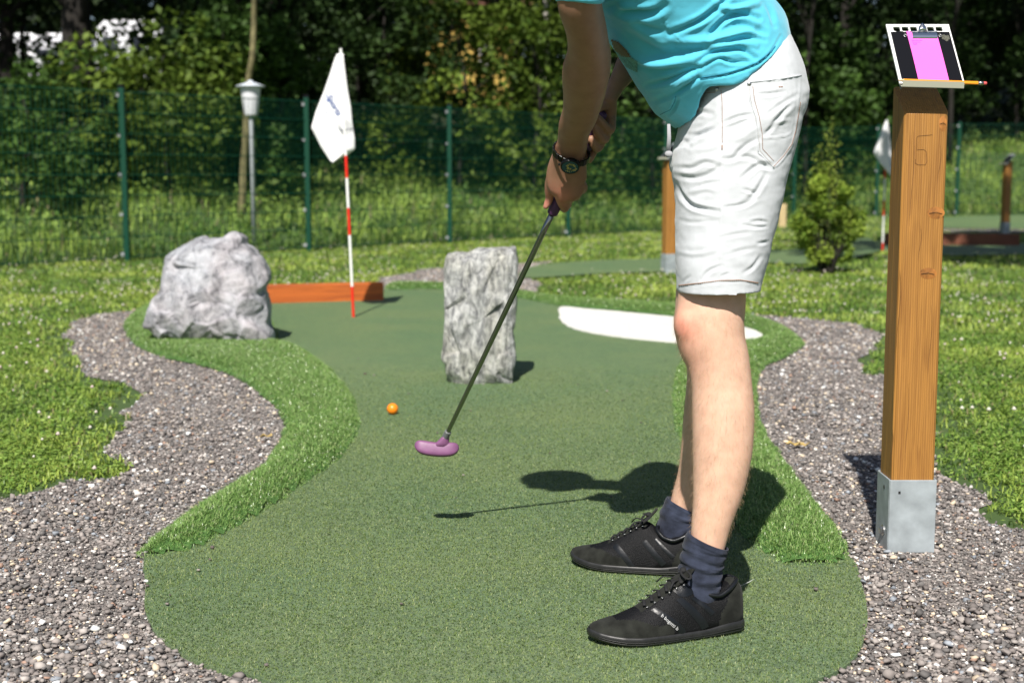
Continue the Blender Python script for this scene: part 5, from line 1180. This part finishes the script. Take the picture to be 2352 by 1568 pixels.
# --- shirt
def shirt():
    g = Geo(); R0 = trunk_rings(.004, hem=True)
    inner = []
    for r in R0[:9]:
        c = sum(r, Vector()) / len(r); inner.append([c + (p - c) * .955 for p in r])
    g.loft(inner[::-1] + R0)
    g.loft(limb_rings([(1430,-140,2.52,80,.95),(1385,-95,2.475,80,1),(1348,-50,2.46,66,1.05),(1332,-18,2.46,58,1.1),(1329,6,2.462,54,1.15)], roundcap=False))
    g.loft(limb_rings([(1420,-150,2.75,80,.95),(1450,-100,2.81,72,1),(1468,-50,2.85,60,1.05),(1480,-20,2.87,56,1.1)], roundcap=False))
    me = remesh(g, .0034, 8, .5)
    def z(L): return [(1177 + a * .3296, b * .3296) for a, b in L]
    C_ = [(z([(690,50),(800,85),(900,95),(1000,80),(1060,40)]), 12, -9), (z([(1100,230),(1230,180),(1330,130),(1420,60),(1500,-10)]), 9, -8), (z([(1370,260),(1440,175),(1530,112),(1620,98),(1720,130)]), 8, -7), (z([(1300,420),(1400,372),(1500,352),(1600,350),(1690,408)]), 8, -7),
      (z([(1320,470),(1430,408),(1520,432),(1640,430)]), 6, -5), (z([(1290,548),(1500,522),(1700,452),(1800,370),(1872,250)]), 4, -3), (z([(930,600),(1080,560),(1220,500),(1300,470)]), 9, -7), (z([(960,720),(1110,650),(1250,570),(1290,540)]), 9, -7), (z([(1050,830),(1120,760),(1150,680)]), 6, -4),
      (z([(740,200),(880,300),(1030,370),(1200,350),(1330,330)]), 20, -9), (z([(700,240),(820,380),(960,440),(1150,430),(1290,400)]), 11, 7), (z([(1180,300),(1350,290),(1500,250),(1680,200)]), 14, 7), (z([(1420,20),(1480,60),(1580,60),(1700,30)]), 9, 6), (z([(1750,20),(1800,90),(1830,180)]), 8, -4),
      (z([(690,90),(760,60),(830,60)]), 12, 5), (z([(1010,690),(1120,640),(1260,520)]), 8, 6), (z([(960,0),(1040,90),(1090,200),(1170,270),(1260,370),(1310,470)]), 2.4, 1.8), (z([(1340,330),(1450,320),(1580,300),(1700,320)]), 8, 5), (z([(860,150),(960,200),(1060,210)]), 10, -4), (z([(1560,180),(1660,190),(1760,230)]), 9, -4), (z([(1500,300),(1620,260),(1760,280)]), 7, -3.5)]
    creases(me, [(a_, b_ * .74, c_) for a_, b_, c_ in C_], 2.72, 1.1)
    A = coords(me); Nn = normals(me); nz = np.array([noise.fractal(Vector((p[0] * 10 + 5, p[1] * 10, p[2] * 16)), 1, 2, 3) for p in A]); setco(me, A + Nn * (nz * .0035)[:, None])
    o = finish('t_shirt', me, M['shirt'], PR); b = world_bvh(me, PO)
    M['seam_blue'] = plain('shirt_stitch', (.02, .24, .38), .8)
    for k in (0, 7): decal_line(b, z([(1310,556 - k * 2),(1400,542 - k * 2),(1500,522 - k * 2),(1600,492 - k * 2),(1700,452 - k * 2),(1770,400 - k * 2),(1830,330 - k)]), M['seam_blue'], 'hem_stitching', o, .0011, .0002, 5)
    decal_line(b, z([(1030,800),(1100,765),(1130,710),(1140,670)]), M['seam_blue'], 'hem_stitching', o, .0008, .0002)
    # faded print at the chest edge
    def patch(poly, m, name, off=.0012):
        P = np.array(poly); x0, y0 = P.min(0); x1, y1 = P.max(0); st = 2.5; xs = np.arange(x0, x1, st); ys = np.arange(y0, y1, st); g = Geo(); org = parent_origin(o); C2 = np.array([(a + st / 2, c + st / 2) for a in xs for c in ys]); ok = inside(P, C2)
        for (a, c), q in zip(C2, ok):
            if not q: continue
            h = [hit(b, a + dx * st / 2, c + dy * st / 2, off) for dx, dy in ((-1, 1), (1, 1), (1, -1), (-1, -1))]
            if all(v is not None for v in h): g.add([v - org for v in h], [(0, 1, 2, 3)])
        if g.v: g.build(name, m, o, smooth=True)
    patch(z([(690,275),(730,285),(800,350),(830,400),(770,400),(715,350)]), plain('print_brown', (.17, .14, .08), .85, var=.3, scale=300), 'chest_print')
    patch(z([(715,350),(765,385),(830,400),(875,430),(872,505),(800,470),(745,400)]), plain('print_teal', (.13, .35, .33), .85, var=.4, scale=200), 'chest_print')
shirt()

# --- socks
def sock(st, name='sock', seed=0):
    g = Geo(); S = rs([(a, b, c, d, .95) for a, b, c, d in st], 10); R_ = limb_rings([tuple(s) for s in S], n=48, sub=1, roundcap=False); out = []
    for i, r in enumerate(R_):
        c = sum(r, Vector()) / len(r); ring = []
        for k, p in enumerate(r):
            a = 2 * math.pi * k / len(r); d = (p - c).normalized(); f = i / len(R_)
            w = .0019 * (math.sin(i * .47 + 1.6 * math.sin(a + seed) + 1.1 * math.sin(2 * a + seed)) + .7 * noise.noise(Vector((math.cos(a) * 1.5, math.sin(a) * 1.5, i * .16 + seed * 3)))) * (math.sin(math.pi * min(1, max(0, (f - .12) / .88))) ** .7 if f > .12 else 0) + .0012 * noise.noise(Vector((a * 2, i * .3, seed)))
            if f < .10: w = .0012 + .0004 * math.sin(k * 2.1)
            ring.append(p + d * w)
        out.append(ring)
    c = sum(out[0], Vector()) / len(out[0]); out = [[c + (p - c) * .93 - Vector((0, 0, .012)) for p in out[0]], [c + (p - c) * .96 for p in out[0]]] + out
    g.loft([[p - PR.location for p in r] for r in out]); return g.build(name, M['sock'], PR, smooth=True)
sock([(1627,1240,2.50,50.5),(1621,1254,2.50,53.5),(1617,1270,2.50,52),(1612,1288,2.50,52),(1609,1305,2.50,51),(1606,1328,2.50,52),(1603,1352,2.50,51),(1600,1395,2.50,48)])
sock([(1571,1160,2.92,43),(1564,1174,2.92,45),(1558,1190,2.92,45),(1552,1212,2.92,45),(1549,1240,2.925,45),(1548,1275,2.93,44)], seed=2)

# --- shoes
M['shoe_mesh'] = plain('shoe_mesh', (.005, .005, .006), .55, spec=.25, bump=1.0, bscale=700, bdist=.0015); M['suede'] = plain('shoe_suede', (.019, .020, .017), .95, spec=.15, var=.45, scale=40, bump=.4, bscale=500, sheen=.05)
M['shoe_leather'] = plain('shoe_leather', (.006, .007, .009), .38, bump=.2, bscale=200); M['shoe_sole'] = plain('shoe_sole', (.018, .018, .018), .42, var=.3, scale=90); M['lace'] = plain('shoe_lace', (.010, .010, .011), .8, bump=.5, bscale=900); M['print_silver'] = plain('print_silver', (.6, .6, .6), .5)
HWS = [(0, .012), (.012, .024), (.05, .032), (.15, .036), (.3, .036), (.45, .039), (.6, .044), (.72, .047), (.83, .043), (.91, .034), (.96, .024), (.985, .014), (1.0, .005)]
TOP = [(0, .060), (.012, .078), (.04, .090), (.09, .090), (.16, .076), (.24, .070), (.31, .076), (.37, .094), (.42, .101), (.49, .093), (.58, .079), (.69, .064), (.8, .052), (.89, .042), (.95, .034), (.985, .028), (1, .023)]
TOP = [(a_, b_ * (1 + .10 * min(1, max(0, (.66 - a_) / .12)) - .07 * (a_ > .72))) for a_, b_ in TOP]
def ip(T, s): return float(np.interp(s, [t[0] for t in T], [t[1] for t in T]))
def shoe(heel, toe, side, name='shoe'):
    """side = +1 when the outer side of the shoe is to the left of heel>toe"""
    d = (toe - heel); L = d.length; d.normalize(); lat = Vector((-d.y, d.x, 0)); base = Vector((heel.x, heel.y, .0125)); org = PR.location
    def bend(s): return side * .012 * math.sin(math.pi * s) - side * .006 * s
    def P(s, y, z): return base + d * (s * L) + lat * (y + bend(s)) + Vector((0, 0, z + .010 * max(0, (s - .72) / .28) ** 2))
    N_ = 90; SS = [0.5 - 0.5 * math.cos(math.pi * (k + .0) / N_) for k in range(N_ + 1)]; g = Geo(); rings = []; n = 40
    for s in SS:
        w = ip(HWS, s); h = ip(TOP, s); z0 = .014; ring = []
        col = smooth((.36 - s) / .06) if s < .36 else 0
        for k in range(n + 1):
            a = math.pi * k / n; ca, sa = math.cos(a), math.sin(a); e1 = .75 - .25 * col; e2 = .95 - .45 * col
            y = w * math.copysign(abs(ca) ** e1, ca); y *= 1 - .22 * abs(sa) ** 2 * (1 - col) - .12 * sa * col
            z = z0 + (h - z0) * abs(sa) ** e2
            wr = .0010 * noise.noise(Vector((s * 22, y * 60, z * 40 + side))) + .0012 * math.exp(-((s - .70) / .02) ** 2) * -sa + .0010 * math.exp(-((s - .645) / .015) ** 2) * -sa
            ring.append(P(s, y, z + wr))
        for k in range(1, 8): q = 1 - 2 * k / 8; ring.append(P(s, -w * .97 * q, z0))
        rings.append([p - org for p in ring])
    g.loft(rings); nn = len(rings[0])
    # panels: suede toe, low side band, heel; shiny mesh elsewhere
    for fi in range(len(g.m)):
        if len(g.f[fi]) != 4: continue
        i = g.f[fi][0] // nn; j = g.f[fi][0] % nn; s = SS[min(i, N_)]; a = j / n if j <= n else 0; t = min(a, 1 - a)
        if s > .84 or (s > .50 and t < .10 + .30 * max(0, (s - .62) / .22)) or s < .10 + .10 * (1 - min(1, t * 4)) or (.40 < s < .70 and .36 < a < .64): g.m[fi] = 1
    up = g.build(name, [M['shoe_mesh'], M['suede']], PR, smooth=True)
    # sole
    g = Geo(); rings = []
    for zz, ex in ((.0, -.003), (.003, .0008), (.008, .0022), (.0135, .0022), (.0155, .0015), (.018, .0005), (.018, -.004)):
        ring = []
        for sg in (1, -1):
            for s in (SS if sg == 1 else SS[::-1]):
                hs = 1 + .35 * smooth((.32 - s) / .2); w = ip(HWS, s) + ex; sx = s + (ex / L if s > .5 else -ex / L) * abs(math.cos(math.pi * s)); ring.append(P(sx, sg * w, zz * hs) - org)
        rings.append(ring)
    g.loft(rings); so_ = g.build('sole', M['shoe_sole'], up, smooth=True)
    g = Geo()
    for zz in (.006, .0095): g.tube([P(s, .0024 * -side * -1 + (ip(HWS, s) + .0022) * (1 if side > 0 else -1), zz * (1 + .35 * smooth((.32 - s) / .2))) - org for s in np.linspace(.02, .97, 60)], .0006, 4)
    g.build('sole_groove', M['graphite'], so_)
    # padded collar
    g = Geo(); C_ = []
    for k in range(41):
        a = 2 * math.pi * k / 40; s = .19 - .155 * math.cos(a); y = .030 * math.sin(a); C_.append(P(s, y * 1.05, ip([(0, .095), (.06, .100), (.12, .090), (.2, .079), (.28, .084), (.36, .103)], s) - .001) - org)
    g.tube(C_, .0045, 8); g.build('collar', M['shoe_leather'], up, smooth=True)
    # tongue
    g = Geo(); rings = []
    for s, z, w in ((.50, .098, .018), (.44, .111, .020), (.39, .124, .022), (.355, .136, .021), (.345, .139, .015)):
        rings.append([P(s, w * math.cos(a), z + .004 * math.sin(a) - .25 * abs(w * math.cos(a)) ** 1.0 * .5) - org for a in [2 * math.pi * k / 16 for k in range(16)]])
    g.loft(rings); g.build('tongue', M['suede'], up, smooth=True)
    # laces: flat bars over the eyestay, eyelets, and a bow
    def topz(s, y): return ip(TOP, s) - 9.0 * y * y * (1.0)
    for k in range(6):
        s = .66 - .046 * k; w = .016 + .001 * k; g = Geo()
        g.tube([P(s + (.020 if side * q > 0 else 0) * abs(q) * .9, w * q, topz(s, w * q) + .0045 - .002 * abs(q)) - org for q in np.linspace(-1, 1, 9)], .0032, 8, flat=.5, up=(0, 0, 1)); g.build('lace', M['lace'], up, smooth=True)
        for sg in (-1, 1):
            g = Geo(); c = P(s + .004, sg * (w + .003), topz(s, w + .003) + .0012) - org; g.tube([c + Vector((math.cos(b), math.sin(b), sg * 0)) * .0021 for b in [2 * math.pi * j / 10 for j in range(11)]], .0007, 5); g.build('eyelet', M['steel'], up, smooth=True)
    K = P(.405, 0, .126)
    for (sx, sy, ln) in ((.12, side * .9, .036), (.35, -side * .9, .034)):
        g = Geo(); dirv = (d * sx + lat * sy).normalized(); nrm = dirv.cross(Vector((0, 0, 1)))
        g.tube([K - org + dirv * (ln * .5 * (1 - math.cos(t))) + nrm * (.008 * math.sin(t)) + Vector((0, 0, .004 * math.sin(t * .5) - .010 * (1 - math.cos(t)) * .5)) for t in np.linspace(0, 2 * math.pi, 18)], .0025, 8, flat=.6); g.build('lace_loop', M['lace'], up, smooth=True)
    for (sx, sy, ln) in ((.9, side * .6, .045), (.8, -side * .5, .05)):
        g = Geo(); dirv = (d * sx + lat * sy).normalized(); g.tube([K - org + dirv * ln * t + Vector((0, 0, -.028 * t - .006 * math.sin(t * 6))) for t in np.linspace(0, 1, 9)], .0022, 8, flat=.6); g.build('lace', M['lace'], up, smooth=True)
    g = Geo(); ellip(g, K - org, (.007, .008, .006)); g.build('lace_knot', M['lace'], up, smooth=True)
    return up
ns = shoe(Vector((.439, 2.525, 0)), Vector((.146, 2.432, 0)), 1)
fs = shoe(Vector((.418, 2.875, 0)), Vector((.133, 2.955, 0)), 1)
def strip(b, A_, B_, m, name, parent, off=.0009, k=14):
    A2 = spline(A_, 4, False); B2 = spline(B_, 4, False); org = parent_origin(parent); g = Geo(); rows = []
    for f in np.linspace(0, 1, k):
        i = f * (len(A2) - 1); a = A2[int(i)] + (A2[min(int(i) + 1, len(A2) - 1)] - A2[int(i)]) * (i - int(i)); c = B2[int(i)] + (B2[min(int(i) + 1, len(B2) - 1)] - B2[int(i)]) * (i - int(i))
        row = [hit(b, *(a + (c - a) * q), off + .0006 * math.sin(math.pi * q)) for q in (0, .25, .5, .75, 1)]
        if any(r is None for r in row): continue
        rows.append([r - org for r in row])
    if len(rows) > 1: g.loft(rows, cap=False, closed=False); return g.build(name, m, parent, smooth=True)
def zs(L): return [(1234.6 + a * .3114, 1062.3 + b * .3114) for a, b in L]
nb = world_bvh(ns.data, PO); fb = world_bvh(fs.data, PO)
strip(nb, zs([(835,1085),(920,1140),(1010,1215),(1075,1300)]), zs([(870,1065),(970,1125),(1060,1195),(1120,1280)]), M['shoe_leather'], 'side_stripe', ns, .0004)
strip(nb, zs([(1020,1010),(1090,1080),(1180,1180),(1215,1240)]), zs([(1060,990),(1150,1060),(1240,1160),(1265,1215)]), M['shoe_leather'], 'side_stripe', ns)
strip(nb, zs([(1130,1000),(1220,1070),(1290,1140)]), zs([(1160,985),(1250,1050),(1320,1110)]), M['shoe_leather'], 'side_stripe', ns)
strip(nb, zs([(985,930),(1060,905),(1110,890)]), zs([(1045,985),(1110,985),(1170,945)]), M['shoe_leather'], 'eyelet_panel', ns)
decal_text(nb, 'b bugatti b', *zs([(905,1130)])[0], 11.5, R(41), M['print_silver'], 'printed_lettering', ns, .0030, sx=1.0)
strip(fb, zs([(555,620),(620,700),(700,800)]), zs([(590,595),(660,680),(745,800)]), M['shoe_leather'], 'side_stripe', fs)
strip(fb, zs([(770,590),(850,690),(930,780)]), zs([(800,565),(890,670),(965,755)]), M['shoe_leather'], 'side_stripe', fs)
strip(fb, zs([(860,570),(930,650),(1000,720)]), zs([(880,555),(950,630),(1030,700)]), M['shoe_leather'], 'side_stripe', fs)

# --- wristwatch
M['watch_black'] = plain('watch_black', (.012, .012, .012), .3, .6); M['dial'] = plain('watch_dial', (.015, .06, .09), .2); M['gold'] = plain('watch_gold', (.6, .5, .15), .4, .6)
def watch():
    c = W(1312, 352, 2.80); ax = (W(1302, 395, 2.832) - W(1321, 290, 2.74)).normalized(); nrm = Vector((-.06, -.80, -.60)); nrm = (nrm - ax * nrm.dot(ax)).normalized(); u = ax.cross(nrm).normalized(); hw, hd = .0365, .0262
    root = empty('wristwatch', (0, 0, 0)); root.parent = PR; root.matrix_parent_inverse.identity(); org = PR.location
    tilt = .16
    band = Geo(); n = 26
    for k in range(n):
        a = 2 * math.pi * k / n; p = c + u * hw * math.cos(a) + nrm * hd * math.sin(a) + ax * (tilt * hw * -math.cos(a)); t = (-u * hw * math.sin(a) + nrm * hd * math.cos(a)).normalized(); o_ = ax.cross(t).normalized()
        if (p - c).dot(o_) < 0: o_ = -o_
        rot = Matrix((t, ax, o_)).transposed(); w_ = .010 if k % 2 else .011
        band.box(p + o_ * .0015 - org, (.0072, w_ * 1.5, .0034), rot); 
    bo = band.build('wristwatch', M['watch_black'], PR, bevel=.0006); bpy.data.objects.remove(root); bo['kind'] = 'stuff'
    fc = c + nrm * (hd + .003) - u * 0 + ax * .006
    rot = Matrix((u, ax, nrm)).transposed()
    def lathe(prof, name, m, par, sm=False):
        g = Geo(); rings = [[fc - org + rot @ Vector((r * math.cos(2*math.pi*k/40), r * math.sin(2*math.pi*k/40), z)) for k in range(40)] for r, z in prof]; g.loft(rings); return g.build(name, m, par, smooth=sm)
    del bo['kind']
    lathe([(.017, -.004), (.0198, -.002), (.0198, .004), (.0188, .006), (.0172, .0066), (.0170, .0052)], 'watch_case', M['watch_black'], bo)
    lathe([(.0170, .0050), (.0170, .0056)], 'dial', M['dial'], bo)
    g = Geo()
    for i in range(9):
        a0 = i * 2.4 + (i % 3); r0 = .004 + .0095 * ((i * .618) % 1); P_ = []
        for k in range(9): a = a0 + k * .10; rr = r0 + .0028 * math.sin(k * 1.9 + i * 2); P_.append(fc - org + rot @ Vector((rr * math.cos(a), rr * math.sin(a), .0060)))
        g.tube(P_, .00045, 4)
    g.build('dial_pattern', M['gold'], bo)
    g = Geo(); q = fc - org + rot @ Vector((.0205, 0, .001)); g.tube([q, q + u * .004], .003, 10); g.build('crown_knob', M['watch_black'], bo)
watch()

# ================================================================ putter
def putter():
    A = W(1022, 1006, 3.2); B = W(1268, 491, 2.895); Cc = W(1381, 259, 2.795); t = empty('putter', A); tag(t, 'putter with purple head, black grip and chrome shaft held just above the turf', 'putter'); org = t.location
    dsh = (Cc - A).normalized(); tot = (Cc - A).length; gl = (B - A).length * .99
    cx = A.lerp(B, 1.0)
    g = Geo(); P_ = []; rd = []
    for i in range(13): P_.append((A + (B - A) * (i / 12)) - org); rd.append(.0052 + .0012 * i / 12)
    g.tube([(A + (B - A) * -.02) - org] + P_, [.0052] + rd, 20); g.build('shaft', plain('dark_chrome', (.30, .30, .29), .12, 1.0), t, smooth=True)
    g = Geo(); d2 = (Cc - B).normalized(); g.tube([B - org, B + d2 * .003 - org, B + d2 * .03 - org, Cc - d2 * .02 - org, Cc - org, Cc + d2 * .003 - org], [.0105, .0118, .0125, .0135, .0135, .010], 20); g.build('grip', plain('purple_rubber', (.075, .022, .085), .5, bump=.5, bscale=500), t, smooth=True)
    d1 = (B - A).normalized(); g = Geo(); g.tube([A - d1 * .004 - org, A + d1 * .022 - org, A + d1 * .0235 - org], [.0088, .0082, .0066], 20); g.build('ferrule', plain('grey_plastic', (.13, .14, .14), .5), t, smooth=False)
    # head: banana shaped bar with a raised neck
    hp = plain('purple_plastic', (.20, .078, .175), .48, var=.10, scale=60, bump=.15, bscale=120); hcn = W(1003, 1031, 3.2); U = Vector((1, .06, -.085)).normalized(); Nv = Vector((.02, -.93, .36)).normalized(); Vv = Nv.cross(U).normalized()
    if Vv.z < 0: Vv = -Vv
    g = Geo(); rings = []; hl = .0535
    for s in np.linspace(-1, 1, 31):
        e = math.sqrt(max(0.0, 1 - abs(s) ** 5)); e = max(e, .22); curve = .006 * s * s; ring = []
        for k in range(28):
            a = 2 * math.pi * k / 28; ca = math.copysign(abs(math.cos(a)) ** .55, math.cos(a)); sa = math.copysign(abs(math.sin(a)) ** .55, math.sin(a))
            up_ = .0180 * sa * e * (1 - .12 * (sa > 0) * (1 - s * s)); ring.append(hcn - org + U * (s * hl) + Nv * (.0135 * ca * e) + Vv * (up_ + curve))
        rings.append(ring)
    g.loft(rings)
    me_h = g.build('club_head', hp, t, smooth=True, bevel=0)
    g = Geo(); nb_ = W(1014, 1022, 3.2) - org; g.loft([[nb_ + U * (w_ * math.cos(a)) + Nv * (dd * math.sin(a)) + (A - org - nb_) * f for a in [2 * math.pi * k / 20 for k in range(20)]] for f, w_, dd in ((-.3, .022, .012), (.2, .018, .0115), (.55, .0135, .0115), (.85, .0112, .011), (1.05, .0105, .0105))]); g.build('neck', hp, me_h, smooth=True)
putter()

# fractures pressed into the two rocks
def crack_rock(name, sc, items):
    me = bpy.data.objects[name].data; creases(me, [([(sc[0] + a * sc[2], sc[1] + b * sc[2]) for a, b in p], w, d) for p, w, d in items], 20)
crack_rock('boulder', (315.8, 516.8, .18305), [([(990,875),(900,960),(830,1080),(735,1235)], 4, -22), ([(1255,940),(1215,1050),(1180,1200)], 3.5, -14), ([(1525,850),(1450,960),(1395,1040)], 3.5, -14), ([(640,840),(680,910),(740,860)], 7, -9), ([(350,760),(400,900),(375,1250)], 4, -13),
  ([(560,700),(680,640),(760,760)], 10, -10), ([(1040,730),(1085,870),(1050,1020)], 5, -9), ([(470,560),(600,700),(620,900)], 14, 9), ([(1250,640),(1330,600),(1440,620)], 6, -9), ([(1420,1380),(1520,1300),(1640,1290)], 8, -22), ([(760,1240),(860,1300),(1000,1330)], 5, -8), ([(900,240),(1000,400),(1240,500)], 16, 8), ([(380,1250),(420,1340),(560,1370)], 5, -14)])
crack_rock('stone_pillar', (1004.9, 545.5, .238), [([(395,380),(385,600),(378,830)], 3.5, -10), ([(480,598),(545,618)], 3.5, -10), ([(100,330),(125,350)], 4, -9), ([(130,530),(170,490),(220,440)], 3, -8), ([(655,250),(680,560),(720,820)], 5, -9), ([(540,1010),(610,900),(720,850)], 6, -10), ([(610,960),(600,1180),(570,1330)], 22, -22),
  ([(440,260),(430,420),(440,640),(470,800)], 4, -7), ([(240,300),(250,560),(240,640)], 5, -5), ([(250,860),(240,1000),(200,1200)], 6, -5), ([(370,830),(400,845)], 4, -10)])
